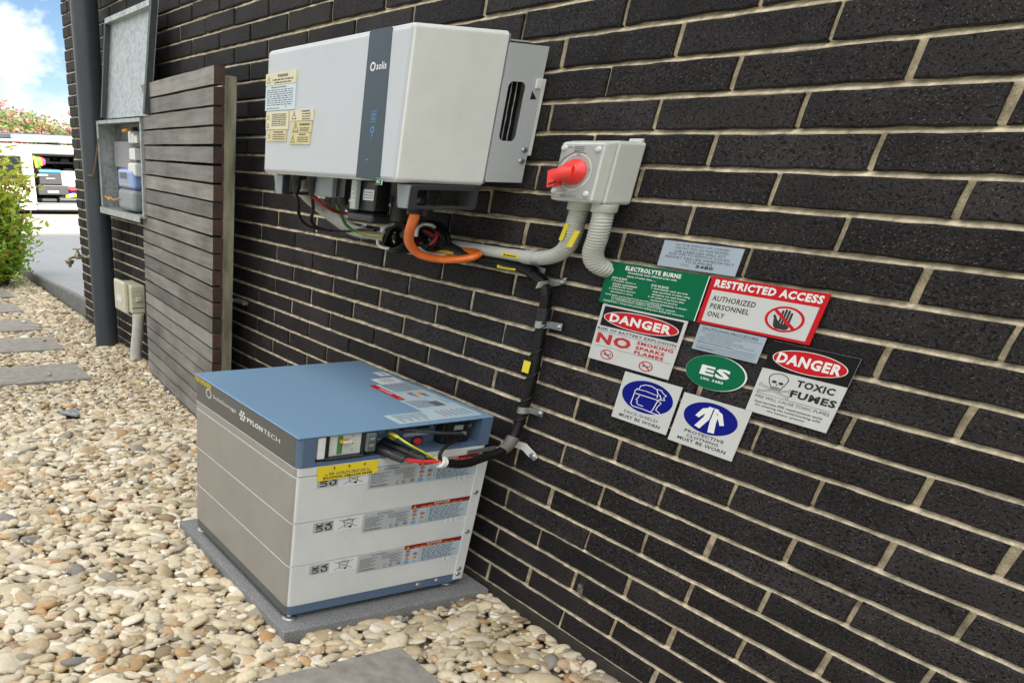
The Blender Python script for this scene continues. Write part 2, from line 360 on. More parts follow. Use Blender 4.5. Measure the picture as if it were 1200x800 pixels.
class MB:
    def __init__(s): s.v = []; s.f = []; s.m = []; s.sm = []; s.mats = []; s.ln = {}
    def bmadd(s, bm, matf):
        """a bevelled shape: every corner takes the normal of its largest face, so flats stay flat"""
        bm.normal_update(); bm.verts.index_update(); base = len(s.v)
        for q in bm.verts: s.v.append(tuple(q.co))
        for p in bm.faces:
            s.ln[len(s.f)] = [max((g for g in q.link_faces if g.normal.dot(p.normal) > 0.35), key=lambda g: g.calc_area()).normal.copy() for q in p.verts]
            s.f.append(tuple(base + q.index for q in p.verts)); s.m.append(s.mi(matf(p.normal))); s.sm.append(True)
        bm.free(); return s
    def mi(s, M):
        if M not in s.mats: s.mats.append(M)
        return s.mats.index(M)
    def add(s, vs, fs, M, smooth=False):
        b = len(s.v); k = s.mi(M)
        s.v += [tuple(x) for x in vs]
        for f in fs: s.f.append(tuple(b + i for i in f)); s.m.append(k); s.sm.append(smooth)
        return s
    def box(s, a, b, M):
        x0, y0, z0 = a; x1, y1, z1 = b
        vs = [(x0,y0,z0),(x1,y0,z0),(x1,y1,z0),(x0,y1,z0),(x0,y0,z1),(x1,y0,z1),(x1,y1,z1),(x0,y1,z1)]
        return s.add(vs, [(0,3,2,1),(4,5,6,7),(0,1,5,4),(1,2,6,5),(2,3,7,6),(3,0,4,7)], M)
    def obox(s, c, ux, uy, uz, h, M):
        c = Vector(c); X, Y, Z = (Vector(q).normalized() for q in (ux, uy, uz))
        vs = [c + X*(a*h[0]) + Y*(b*h[1]) + Z*(d*h[2]) for d in (-1, 1) for a, b in ((-1,-1),(1,-1),(1,1),(-1,1))]
        return s.add(vs, [(0,3,2,1),(4,5,6,7),(0,1,5,4),(1,2,6,5),(2,3,7,6),(3,0,4,7)], M)
    def rbox(s, a, b, r, M, seg=2, edges=None, smooth=True, facemat=None, r2=0):
        bm = bmesh.new()
        bmesh.ops.create_cube(bm, size=1)
        for q in bm.verts: q.co = Vector([(a[i] + b[i]) / 2 + q.co[i] * (b[i] - a[i]) for i in range(3)])
        es = [e for e in bm.edges if edges is None or edges((e.verts[0].co + e.verts[1].co) / 2, (e.verts[0].co - e.verts[1].co))]
        bmesh.ops.bevel(bm, geom=es, offset=r, segments=seg, profile=0.5, affect='EDGES')
        if r2:
            bm.normal_update()
            es = [e for e in bm.edges if len(e.link_faces) == 2 and (abs(e.link_faces[0].normal.z) > 0.9) != (abs(e.link_faces[1].normal.z) > 0.9)]
            bmesh.ops.bevel(bm, geom=es, offset=r2, segments=1, profile=0.5, affect='EDGES')
        return s.bmadd(bm, facemat or (lambda n: M))
    def prism(s, poly, fr, d0, d1, M, smooth=False):
        n = len(poly)
        vs = [fr.p(a, b, d0) for a, b in poly] + [fr.p(a, b, d1) for a, b in poly]
        s.add(vs, [tuple(range(n, 2 * n)), tuple(range(n - 1, -1, -1))], M)
        return s.add(vs, [(i, (i + 1) % n, n + (i + 1) % n, n + i) for i in range(n)], M, smooth)
    def poly(s, pts, fr, d, M): return s.add([fr.p(a, b, d) for a, b in pts], [tuple(range(len(pts)))], M)
    def rect(s, fr, a0, b0, a1, b1, M, d): return s.poly([(a0,b0),(a1,b0),(a1,b1),(a0,b1)], fr, d, M)
    def ell(s, fr, a, b, ra, rb, M, d, n=40): return s.poly([(a + ra * math.cos(2*math.pi*i/n), b + rb * math.sin(2*math.pi*i/n)) for i in range(n)], fr, d, M)
    def ring(s, fr, a, b, ra, rb, w, wb, M, d, n=40):
        o = [(math.cos(2*math.pi*i/n), math.sin(2*math.pi*i/n)) for i in range(n)]
        vs = [fr.p(a + ra*c, b + rb*q, d) for c, q in o] + [fr.p(a + (ra-w)*c, b + (rb-wb)*q, d) for c, q in o]
        return s.add(vs, [(i, (i+1) % n, n + (i+1) % n, n + i) for i in range(n)], M)
    def line(s, fr, pts, w, M, d, kx=1.0):
        """polyline stroke; kx stretches the pen along u"""
        for (a0, b0), (a1, b1) in zip(pts[:-1], pts[1:]):
            dx, dy = (a1 - a0) / kx, b1 - b0
            q = math.hypot(dx, dy) or 1
            ex, ey = dx / q * w / 2, dy / q * w / 2
            nx, ny = -ey, ex
            P = [(a0 - ex*kx + nx*kx, b0 - ey + ny), (a0 - ex*kx - nx*kx, b0 - ey - ny), (a1 + ex*kx - nx*kx, b1 + ey - ny), (a1 + ex*kx + nx*kx, b1 + ey + ny)]
            s.poly(P, fr, d, M)
        return s
    def text(s, fr, t, a0, b0, a1, b1, M, d, bold=1, rot=0, res=2):
        v, f, x0, x1, y0, y1 = text_geo(t, bold, res)
        o = []
        for x, y in v:
            p = (x - x0) / (x1 - x0); q = (y - y0) / max(1e-6, y1 - y0)
            if rot == 180: p, q = 1 - p, 1 - q
            if rot == 90: p, q = 1 - q, p        # reads upwards
            if rot == -90: p, q = q, 1 - p
            o.append(fr.p(a0 + p * (a1 - a0), b0 + q * (b1 - b0), d))
        return s.add(o, f, M)
    def scrib(s, fr, a0, a1, b, h, M, d, seed=0, fill=1.0):
        """a line of print too small to read: word-length dashes"""
        r = random.Random(seed)
        a = a0; end = a0 + (a1 - a0) * fill
        while a < end - 0.0005:
            w = min((a1 - a0) * r.uniform(0.05, 0.16), end - a)
            hh = h * r.uniform(0.75, 1.0)
            s.rect(fr, a, b, a + w * 0.9, b + hh, M, d)
            a += w + (a1 - a0) * 0.022
        return s
    def tube(s, pts, r, M, n=10, k=6, an=(1.5, 1.6, 1.0), ridge=None, close=False, M2=None):
        P = catmull([(p[0]/an[0], p[1]/an[1], p[2]/an[2]) for p in pts], k)
        if ridge:                                    # resample evenly for the corrugation
            Lc = [0.0]
            for i in range(1, len(P)): Lc.append(Lc[-1] + (P[i] - P[i-1]).length)
            st = ridge[0] / 4; m_ = int(Lc[-1] / st); Q = []; j = 0
            for i in range(m_ + 1):
                t = min(i * st, Lc[-1] - 1e-9)
                while Lc[j + 1] < t: j += 1
                Q.append(P[j].lerp(P[j + 1], (t - Lc[j]) / max(1e-9, Lc[j + 1] - Lc[j])))
            P = Q
        vs = []; u = None
        for i, p in enumerate(P):
            t = (P[min(i + 1, len(P) - 1)] - P[max(i - 1, 0)]).normalized()
            if u is None:
                u = t.orthogonal().normalized()
            u = (u - t * u.dot(t)).normalized(); w = t.cross(u)
            rr = r(i / (len(P) - 1)) if callable(r) else r
            if ridge: rr += (0.5, 1, 0.5, -0.6)[i % 4] * ridge[1]
            for q in range(n):
                c = 2 * math.pi * q / n
                g = p + (u * math.cos(c) + w * math.sin(c)) * rr
                vs.append((g.x * an[0], g.y * an[1], g.z * an[2]))
        fs = [(i*n + q, i*n + (q+1) % n, (i+1)*n + (q+1) % n, (i+1)*n + q) for i in range(len(P) - 1) for q in range(n)]
        s.add(vs, fs, M, True)
        L_ = len(P) - 1
        s.add([vs[q] for q in range(n)][::-1] + [vs[L_*n + q] for q in range(n)], [tuple(range(n)), tuple(range(n, 2*n))], M)
        return s
    def lathe(s, prof, o, ax, M, n=16, an=(1, 1, 1), smooth=True):
        """prof: (distance along axis, radius)"""
        ax = Vector(ax).normalized(); u = ax.orthogonal().normalized(); w = ax.cross(u); o = Vector(o)
        vs = []
        for h, r in prof:
            for q in range(n):
                c = 2 * math.pi * q / n
                g = ax * h + (u * math.cos(c) + w * math.sin(c)) * r
                vs.append(o + Vector((g.x*an[0], g.y*an[1], g.z*an[2])))
        k = len(prof)
        fs = [(i*n + q, i*n + (q+1) % n, (i+1)*n + (q+1) % n, (i+1)*n + q) for i in range(k - 1) for q in range(n)]
        s.add(vs, fs, M, smooth)
        s.add(vs[:n][::-1] + vs[-n:], [tuple(range(n)), tuple(range(n, 2*n))], M)
        return s
    def mesh(s, name, off=(0, 0, 0)):
        me = bpy.data.meshes.new(name)
        o = Vector(off)
        me.from_pydata([tuple(Vector(q) - o) for q in s.v], [], s.f)
        for M in s.mats: me.materials.append(M)
        me.polygons.foreach_set('material_index', s.m); me.polygons.foreach_set('use_smooth', s.sm)
        me.update()
        if s.ln:
            nn = []
            for i, f in enumerate(s.f): nn += [tuple(q) for q in s.ln[i]] if i in s.ln else [(0.0, 0.0, 0.0)] * len(f)
            me.normals_split_custom_set(nn)
        return me

WL = {}
def props(o, label=None, cat=None, group=None, kind=None):
    if label: o['label'] = label
    if cat: o['category'] = cat
    if group: o['group'] = group
    if kind: o['kind'] = kind
    return o
def thing(name, loc, label, cat, group=None):
    o = bpy.data.objects.new(name, None); o.empty_display_size = 0.05
    COL.objects.link(o); o.location = loc; WL[o] = Vector(loc)
    return props(o, label, cat, group)
def obj(name, mb, parent=None, loc=None, label=None, cat=None, group=None, kind=None):
    """one mesh object; vertices are given in world coordinates"""
    w = WL[parent] if parent is not None and loc is None else Vector(loc or (0, 0, 0))
    o = bpy.data.objects.new(name, mb.mesh(name, w))
    COL.objects.link(o)
    if parent is not None:
        o.parent = parent; o.location = w - WL[parent]
    else: o.location = w
    WL[o] = w
    return props(o, label, cat, group, kind)
def inst(name, me, parent, loc, rot=None):
    o = bpy.data.objects.new(name, me); COL.objects.link(o); o.parent = parent
    o.location = Vector(loc) - WL[parent]; WL[o] = Vector(loc)
    if rot: o.rotation_euler = rot
    return o
WALL = lambda x, z, y=0.0: Frame((x, y, z), (1, 0, 0), (0, 0, 1))

def project(P):
    d = Vector(P) - CAM
    z = d.dot(_f)
    if z <= 0.01: return None
    return (282.708 + 870.56 * d.dot(_r) / z, 797.228 + 870.56 * d.dot(_d) / z)

# ================================================================== brick house
BL, BP, ZB = 0.31705, 0.0602, 1.3576      # brick pitch, course pitch, datum bed joint
JX, JZ = 0.0128, 0.0092
XW0, XW1 = -5.56, 1.55
house = thing('brick_house', (-2.0, 0.0, 0.0), 'dark charcoal brick house wall with raked cream mortar joints', 'house')

def brick_shape(w, h, seed, dep=0.035):
    """wire-cut brick: uneven arrises, slightly pillowed face, front at y=0"""
    r = random.Random(seed)
    n = 7
    def edge(x0, z0, x1, z1, k):
        return [(x0 + (x1 - x0) * i / k + r.uniform(-1, 1) * 0.0013, z0 + (z1 - z0) * i / k + r.uniform(-1, 1) * 0.0013) for i in range(k)]
    a, b = w / 2, h / 2
    ring = edge(-a, -b, a, -b, n) + edge(a, -b, a, b, 2) + edge(a, b, -a, b, n) + edge(-a, b, -a, -b, 2)
    q = len(ring)
    inn = [(x * (1 - 0.0045 / a), z * (1 - 0.0032 / b)) for x, z in ring]
    vs = [(x, dep, z) for x, z in ring] + [(x, 0.0022 + r.uniform(0, 0.0012), z) for x, z in ring] + [(x, r.uniform(-0.0003, 0.0003), z) for x, z in inn]
    fs = [(i, (i + 1) % q, q + (i + 1) % q, q + i) for i in range(q)] + [(q + i, q + (i + 1) % q, 2*q + (i + 1) % q, 2*q + i) for i in range(q)]
    fs.append(tuple(2 * q + i for i in range(q)))
    return vs, fs

VAR = [brick_shape(BL - JX, BP - JZ, 100 + i) for i in range(6)]
VMESH = []
for v, f in VAR:
    b_ = MB(); b_.add(v, f, M_BRICK); VMESH.append(b_.mesh('brick'))
bricks = []
for k in range(-22, 22):
    z = ZB - BP * (k + 0.5)
    c0 = 0.0 if k % 2 else 0.5
    for c in range(-20, 7):
        x0 = (c0 + c) * BL + JX / 2; x1 = x0 + BL - JX
        x0 = max(x0, XW0); x1 = min(x1, XW1)
        if x1 - x0 < 0.03: continue
        bricks.append((x0, x1, z, k, c))
def seen_px(b):
    P = [project((x, 0, b[2] + s * BP / 2)) for x in (b[0], b[1]) for s in (-1, 1)]
    if any(p is None for p in P): return 0
    xs = [min(1200, max(0, p[0])) for p in P]; ys = [min(800, max(0, p[1])) for p in P]
    cx, cy = sum(p[0] for p in P) / 4, sum(p[1] for p in P) / 4
    for X0, Y0, X1, Y1 in ((312, 40, 595, 212), (235, 440, 560, 690), (165, 90, 268, 430), (105, 0, 165, 400)):
        if X0 < cx < X1 and Y0 < cy < Y1: return 0
    return (max(xs) - min(xs)) * (max(ys) - min(ys))
order = sorted(range(len(bricks)), key=lambda i: -seen_px(bricks[i]))
single = [i for i in order if bricks[i][1] - bricks[i][0] > BL - JX - 0.001][:300]
single_set = set(single)
far = MB(); far_rnd = []
for i, b in enumerate(bricks):
    rr = random.Random(i * 7 + 3)
    y = rr.uniform(-0.0014, 0.0014); tilt = rr.uniform(-0.004, 0.004); vi = rr.randrange(6)
    dz = rr.uniform(-0.0009, 0.0009); dx = rr.uniform(-0.003, 0.003)
    cx = (b[0] + b[1]) / 2
    if i in single_set:
        inst('brick', VMESH[vi], house, (cx + dx, y, b[2] + dz), (rr.uniform(-0.012, 0.012), tilt, 0))
    else:
        sx = (b[1] - b[0]) / (BL - JX)
        v, f = VAR[vi]
        far.add([(cx + p[0] * sx, p[1] + y, b[2] + dz + p[2]) for p in v], f, M_BRICK)
        far_rnd += [rr.random()] * len(v)
fo = obj('brick_courses', far, house, kind='stuff')
fo.data.attributes.new('rnd', 'FLOAT', 'POINT').data.foreach_set('value', np.array(far_rnd, np.float32))

# mortar bed behind the brick faces, raked about 6 mm and uneven
mo = MB()
nx = 700
zt0, zt1 = 0.028, ZB + BP * 22
def fbm(n0, n1, s, seed):
    g = np.random.default_rng(seed); o = np.zeros((n0, n1)); a = 1.0
    for q in range(4):
        m0, m1 = max(2, int(n0 / s)) + 2, max(2, int(n1 / s)) + 2
        r = g.random((m0, m1)); x = np.linspace(0, m0 - 1.001, n0); y = np.linspace(0, m1 - 1.001, n1)
        i, j = x.astype(int), y.astype(int); fx, fy = (x - i)[:, None], (y - j)[None, :]
        o += a * ((r[i][:, j] * (1-fx) + r[np.minimum(i+1, m0-1)][:, j] * fx) * (1-fy) + (r[i][:, np.minimum(j+1, m1-1)] * (1-fx) + r[np.minimum(i+1, m0-1)][:, np.minimum(j+1, m1-1)] * fx) * fy)
        a *= 0.6; s = max(1.0, s / 2.2)
    return o / 2.2
xs = np.linspace(XW0, XW1, nx)
zj, yj = [zt0], [0.006]
for k in range(22, -23, -1):
    z = ZB - BP * k
    if z - JZ < zt0: continue
    for dz_, y_ in ((-JZ/2 - 0.002, 0.0075), (-JZ/2 + 0.0005, 0.0030), (0.0, 0.0070), (JZ/2 - 0.0005, 0.0155), (JZ/2 + 0.003, 0.0080)):
        zj.append(z + dz_); yj.append(y_)
nz = len(zj); dm = fbm(nx, nz, 6, 5); dm2 = fbm(nx, nz, 2.2, 9)
vv = [(xs[i], yj[j] + 0.0045 * (dm[i, j] - 0.5) + 0.0030 * (dm2[i, j] - 0.5), zj[j] + 0.0012 * (dm2[i, j] - 0.5)) for j in range(nz) for i in range(nx)]
ff = [(j*nx + i, j*nx + i + 1, (j+1)*nx + i + 1, (j+1)*nx + i) for j in range(nz - 1) for i in range(nx - 1)]
mo.add(vv, ff, M_MORTAR, True)
obj('mortar', mo, house)
ft = MB()
ft.rbox((XW0 - 0.002, -0.004, -0.25), (XW1, 0.30, 0.030), 0.004, M_FOOT, 1)
obj('footing', ft, house)
up = MB()
up.box((XW0 + 0.004, 0.036, 0.03), (9.0, 7.0, zt1 - 0.01), M_RENDER)
up.box((XW1 + 0.004, 0.003, -0.2), (9.0, 0.034, zt1 - 0.01), M_RENDER)
up.box((XW0, 0.012, zt1), (9.0, 7.0, 4.0), M_RENDER)  # out-of-view upper storey, added for the shade the house casts
obj('unseen_upper_wall', up, house)
rf = MB(); rf.box((XW0 - 0.25, -0.35, 4.0), (9.2, 7.2, 4.2), M_ROOF); obj('unseen_eave', rf, house)  # unseen eave, its height chosen for the length of the house's shade
# weep hole with a slipped dab of mortar under it
wp = MB()
wp.rbox((-0.2945, -0.0012, 0.1895), (-0.2745, 0.004, 0.2075), 0.002, M_INK, 1)
obj('weep_hole', wp, house)
dr = MB(); dr.prism([(-0.2935, 0.189), (-0.2965, 0.182), (-0.2930, 0.176), (-0.2960, 0.169), (-0.2900, 0.164), (-0.2860, 0.1605), (-0.2780, 0.1585), (-0.2690, 0.1545), (-0.2740, 0.1640), (-0.2770, 0.1700), (-0.2760, 0.1770), (-0.2800, 0.1830), (-0.2790, 0.189)], Frame((0, -0.0005, 0), (1, 0, 0), (0, 0, 1)), 0, 0.0022, mat('grey_mortar_drip', (0.13, 0.125, 0.11), 0.95, var=0.7, sharp=0.25, vscale=160, bump=1.0))
obj('mortar_drip', dr, house)

# ================================================================== ground
gd = MB(); gd.add([(-400, -300, -0.42), (300, -300, -0.42), (300, 500, -0.42), (-400, 500, -0.42)], [(0, 1, 2, 3)], M_GROUND)
obj('ground', gd, kind='structure')
gv = MB(); gv.box((-8.75, -3.2, -0.40), (3.2, -0.006, -0.028), M_SOIL)
obj('gravel_bed', gv, kind='structure')
# driveway falls away towards the street
def dz(x): return np.interp(x, [-60, -40, -19.7, -13, -8.4, -7.0, -6.28, -5.3, 0], [-0.40, -0.38, -0.150, -0.025, 0.047, 0.084, 0.109, 0.128, 0.13])
dv = MB()
X = [-5.0, -6.28, -7.0, -8.4, -10.5, -13.0]
vs = [(x, y, float(dz(x))) for x in X for y in (0.058, 9.0)]
dv.add(vs, [(2*i, 2*i+1, 2*i+3, 2*i+2) for i in range(len(X)-1)], M_DRIVE)
obj('driveway', dv, kind='structure')
st = MB()
X2 = [-13.0, -16, -19.7, -28, -40]
st.add([(x, y, float(dz(x)) - (0.004 if x > -13.01 else 0)) for x in X2 for y in (-25, 40)], [(2*i, 2*i+1, 2*i+3, 2*i+2) for i in range(len(X2)-1)], M_STREET)
X3 = [-8.75, -10.5, -13.0]
st.add([(x, y, float(dz(x)) - 0.004) for x in X3 for y in (-25, 0.058)], [(2*i, 2*i+1, 2*i+3, 2*i+2) for i in range(len(X3)-1)], M_STREET)
obj('street', st, kind='structure')
kb = MB()
XK = [-5.30, -5.8, -6.28, -7.0, -8.4, -8.9]
vk = []
for x in XK:
    z = float(dz(x)) + 0.003
    vk += [(x, 0.018, -0.1), (x, 0.020, z - 0.008), (x, 0.028, z), (x, 0.060, z), (x, 0.060, -0.1)]
kb.add(vk, [(5*i+q, 5*i+q+1, 5*i+q+6, 5*i+q+5) for i in range(len(XK)-1) for q in range(4)], M_KERB)
obj('kerb', kb, kind='structure')

# ================================================================== stepping stones and slab
def paver(x0, x1, y0, y1, seed, label):
    r = random.Random(seed); b = MB()
    b.rbox((x0, y0, -0.035), (x1, y1, 0.010), 0.004, M_PAVE, 2)
    b.v = [(x + r.uniform(-.002, .002), y + r.uniform(-.003, .003), z) for x, y, z in b.v]
    return props(obj('stepping_stone', b, loc=((x0+x1)/2, (y0+y1)/2, 0)), label, 'paver', 'grey stepping stones set in the pebbles')
PAV = [(-0.435, -0.02, -1.38, -0.455, 'grey stepping stone in the foreground pebbles beside the grey battery slab'),
       (-4.025, -3.62, -1.42, -0.475, 'largest of the grey stepping stones left of the timber screen, nearest to the screen'),
       (-4.875, -4.455, -1.40, -0.435, 'grey stepping stone with small pebbles on it, second beyond the timber screen'),
       (-5.605, -5.160, -1.38, -0.445, 'grey stepping stone third along the path towards the green shrub'),
       (-6.385, -5.965, -1.36, -0.425, 'small looking grey stepping stone fourth along the path, near the green shrub'),
       (-7.14, -6.74, -1.36, -0.36, 'farthest grey stepping stone lying at the foot of the green shrub')]
for i, q in enumerate(PAV): paver(*q[:4], 40 + i, q[4])
sb = MB(); sb.rbox((-1.440, -0.735, -0.05), (-0.600, -0.009, 0.020), 0.004, M_SLAB, 2)
props(obj('battery_slab', sb, loc=(-1.02, -0.37, 0)), 'speckled grey stone slab lying on pebbles under the battery cabinet', 'slab')

# ================================================================== pebbles (one mass nobody could count)
def ico(lv):
    bm = bmesh.new(); bmesh.ops.create_icosphere(bm, subdivisions=lv, radius=1)
    v = np.array([x.co[:] for x in bm.verts]); f = np.array([[q.index for q in p.verts] for p in bm.faces]); bm.free(); return v, f
def pebbles():
    LV = {1: ico(1), 2: ico(2), 3: ico(3)}
    pal = np.array([lin(c) for c in ('#ddd2bb', '#d3c7ab', '#e4dcca', '#cabca0', '#bcab8d', '#ddd3c1', '#cfc4af', '#bdb29f', '#aca293', '#9d968a', '#8d8b88', '#c09f76', '#b08a62', '#9b866c', '#ece7dc', '#cbb091')])
    pw = np.array([12, 10, 9, 9, 7, 9, 8, 5, 3, 2, 1.0, 2.6, 1.0, 2, 5, 5]); pw = pw / pw.sum()
    pts = []
    def grid(x0, x1, y0, y1, sx, sy, zb, jit):
        nx_, ny_ = int((x1-x0)/sx), int((y1-y0)/sy)
        for i in range(nx_):
            for j in range(ny_):
                x = x0 + (i + 0.5 * (j % 2) + rng.uniform(-jit, jit)) * sx; y = y0 + (j + rng.uniform(-jit, jit)) * sy
                pts.append((x, y, zb + rng.uniform(-0.005, 0.004)))
    grid(-8.7, 0.75, -2.6, 0.06, 0.0365, 0.0395, -0.012, 0.42)
    grid(-8.7, 0.75, -2.6, 0.06, 0.039, 0.042, -0.007, 0.50)
    nbig = len(pts)
    for _ in range(9000): pts.append((rng.uniform(-6.5, 0.7), -abs(rng.normal(0, 0.8)), rng.uniform(-0.012, 0.002)))
    V, F, C = [], [], []; nv = 0; ntri = 0
    for ip, (x, y, z) in enumerate(pts):
        if x < -5.2 and y > 0.0: continue
        if y > (0.020 if ip < nbig else -0.045): continue
        if -1.437 < x < -0.603 and -0.731 < y: continue
        if abs(x + 2.965) < 0.075 and abs(y + 0.77) < 0.045: continue     # the drain grate shows here
        z += 0.008 * max(0.0, 1 + y / 0.16)              # stones bank up slightly against the wall
        big = rng.lognormal(0, 0.30) * (1.0 if ip < nbig else 0.42)
        a = 0.0205 * big * rng.uniform(0.9, 1.5); b = 0.0185 * big * rng.uniform(0.75, 1.05); c = 0.0088 * big ** 0.6 * rng.uniform(0.75, 1.25)
        skip = False
        for p in PAV:
            if p[0] + 0.010 < x < p[1] - 0.010 and p[2] + 0.01 < y < p[3] - 0.010:
                skip = rng.random() > 0.004; z = 0.016; break
        if skip: continue
        if y + b > -0.010: y = -0.006 - b * rng.uniform(0.7, 1.0)
        q = project((x, y, z))
        if q is None: continue
        inview = -160 < q[0] < 1360 and -160 < q[1] < 960
        dist = (Vector((x, y, z)) - CAM).length
        if not inview:
            if rng.random() > 0.35: continue
            lv = 1
        elif ip >= nbig: lv = 2 if dist < 2.0 else 1
        else: lv = 3 if dist < 1.75 else (2 if dist < 4.2 else 1)
        v, f = LV[lv]
        n = v.copy()
        # lumpy pebble: a few random soft flats
        for _ in range(3):
            dirn = rng.normal(size=3); dirn /= np.linalg.norm(dirn)
            h = n @ dirn; cut = rng.uniform(0.55, 0.85)
            n -= np.outer(np.maximum(h - cut, 0) * 0.8, dirn)
        n = n * (1 + 0.10 * np.sin(n @ rng.normal(0, 2.2, 3) + rng.uniform(0, 6)))[:, None]
        n = n * [a, b, c]
        th = rng.uniform(0, np.pi); tx, ty = rng.normal(0, 0.22), rng.normal(0, 0.22)
        cz, sz = np.cos(th), np.sin(th)
        Rz = np.array([[cz, -sz, 0], [sz, cz, 0], [0, 0, 1]])
        Rx = np.array([[1, 0, 0], [0, np.cos(tx), -np.sin(tx)], [0, np.sin(tx), np.cos(tx)]]); Ry = np.array([[np.cos(ty), 0, np.sin(ty)], [0, 1, 0], [-np.sin(ty), 0, np.cos(ty)]])
        n = (n @ (Rz @ Rx @ Ry).T) * [0.98, 1.22, 1] + [x, y, z]
        V.append(n); F.append(f + nv); nv += len(n); ntri += len(f)
        col = pal[rng.choice(len(pal), p=pw)] * rng.uniform(0.80, 1.10) * np.array([0.91, 0.89, 0.85])
        C.append(np.tile(np.append(col, 1.0), (len(n), 1)))
    V = np.concatenate(V); F = np.concatenate(F); C = np.concatenate(C)
    me = bpy.data.meshes.new('pebbles')
    me.vertices.add(len(V)); me.vertices.foreach_set('co', V.astype(np.float32).ravel())
    me.loops.add(len(F) * 3); me.loops.foreach_set('vertex_index', F.astype(np.int32).ravel())
    me.polygons.add(len(F)); me.polygons.foreach_set('loop_start', np.arange(0, len(F) * 3, 3, dtype=np.int32))
    me.update(calc_edges=True)
    me.polygons.foreach_set('use_smooth', np.ones(len(F), bool))
    at = me.attributes.new('Col', 'FLOAT_COLOR', 'POINT'); at.data.foreach_set('color', C.astype(np.float32).ravel())
    me.materials.append(M_PEB)
    o = bpy.data.objects.new('pebbles', me); COL.objects.link(o)
    props(o, 'cream and tan river pebbles covering the ground along the brick wall', 'pebbles', None, 'stuff')
    me['triangles'] = int(ntri)
pebbles()
# half buried drain grate
dg_ = MB(); F0 = Frame((-2.965, -0.76, 0.006), (1, 0.0, 0.10), (0.0, 1, 0.02))
dg_.prism([(-0.063, -0.066), (0.090, 0.007), (0.066, 0.031), (-0.090, 0.057)], F0, -0.008, 0.002, M_GREYP)
for i in range(4):
    for j in range(4):
        a_, c_ = -0.062 + i*0.034, -0.030 + j*0.022
        if c_ > -0.045 + (a_ + 0.06) * 0.48 and c_ < 0.046 - (a_ + 0.08) * 0.16: dg_.rect(F0, a_, c_, a_ + 0.020, c_ + 0.013, M_INK, 0.0026)
props(obj('drain_grate', dg_, loc=(-3.0, -0.78, 0)), 'small grey drain grate half buried in the pebbles', 'drain grate')

# ================================================================== battery cabinet
BX0, BX1, BY0, BY1 = -1.356, -0.655, -0.704, -0.094
bat = thing('battery_cabinet', (-1.005, -0.40, 0.02), 'white stacked battery cabinet with blue lid and pale module labels on a grey slab', 'battery')
FX = Frame((BX1, 0, 0), (0, 1, 0), (0, 0, 1))
FY = Frame((0, BY0, 0), (1, 0, 0), (0, 0, 1))
FT = Frame((0, 0, 0.546), (1, 0, 0), (0, 1, 0))
def vert(c, d): return abs(d.z) > 0.01 and abs(d.x) + abs(d.y) < 1e-4
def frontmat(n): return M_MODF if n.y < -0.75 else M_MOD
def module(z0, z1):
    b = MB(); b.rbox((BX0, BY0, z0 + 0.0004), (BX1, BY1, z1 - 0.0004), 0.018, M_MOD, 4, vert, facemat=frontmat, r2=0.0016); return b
foot0 = None
for fx, fy in ((-0.672, -0.682), (-0.690, -0.112), (-1.335, -0.682), (-1.335, -0.112)):
    if foot0 is None:
        b = MB()
        b.lathe([(0, 0.017), (0.004, 0.017), (0.006, 0.010), (0.007, 0.005), (0.019, 0.005)], (fx, fy, 0.0201), (0, 0, 1), M_ZINC, 16, (1.3, 1.3, 1))
        foot0 = obj('foot', b, bat, loc=(fx, fy, 0.0201))
    else: inst('foot', foot0.data, bat, (fx, fy, 0.0201))
b = MB(); b.rbox((BX0 + .002, BY0 + .002, 0.038), (BX1 - .002, BY1, 0.0655), 0.018, M_BLUED, 4, vert, facemat=lambda n: M_LOGO if n.y < -0.75 else M_BLUED)
base = obj('base_frame', b, bat)
b = MB()
for y, z in ((-0.245, 0.052), (-0.175, 0.054)): b.lathe([(0, 0.0075), (0.002, 0.0065), (0.0025, 0.003)], (BX1 - .002, y, z), (1, 0, 0), M_ZINC, 10, (1, 1.5, 1))
obj('screw', b, base)
MH = 0.1258
mod0 = obj('battery_module', module(0.0655, 0.0655 + MH), bat, loc=(-1.0, -0.4, 0.0655))
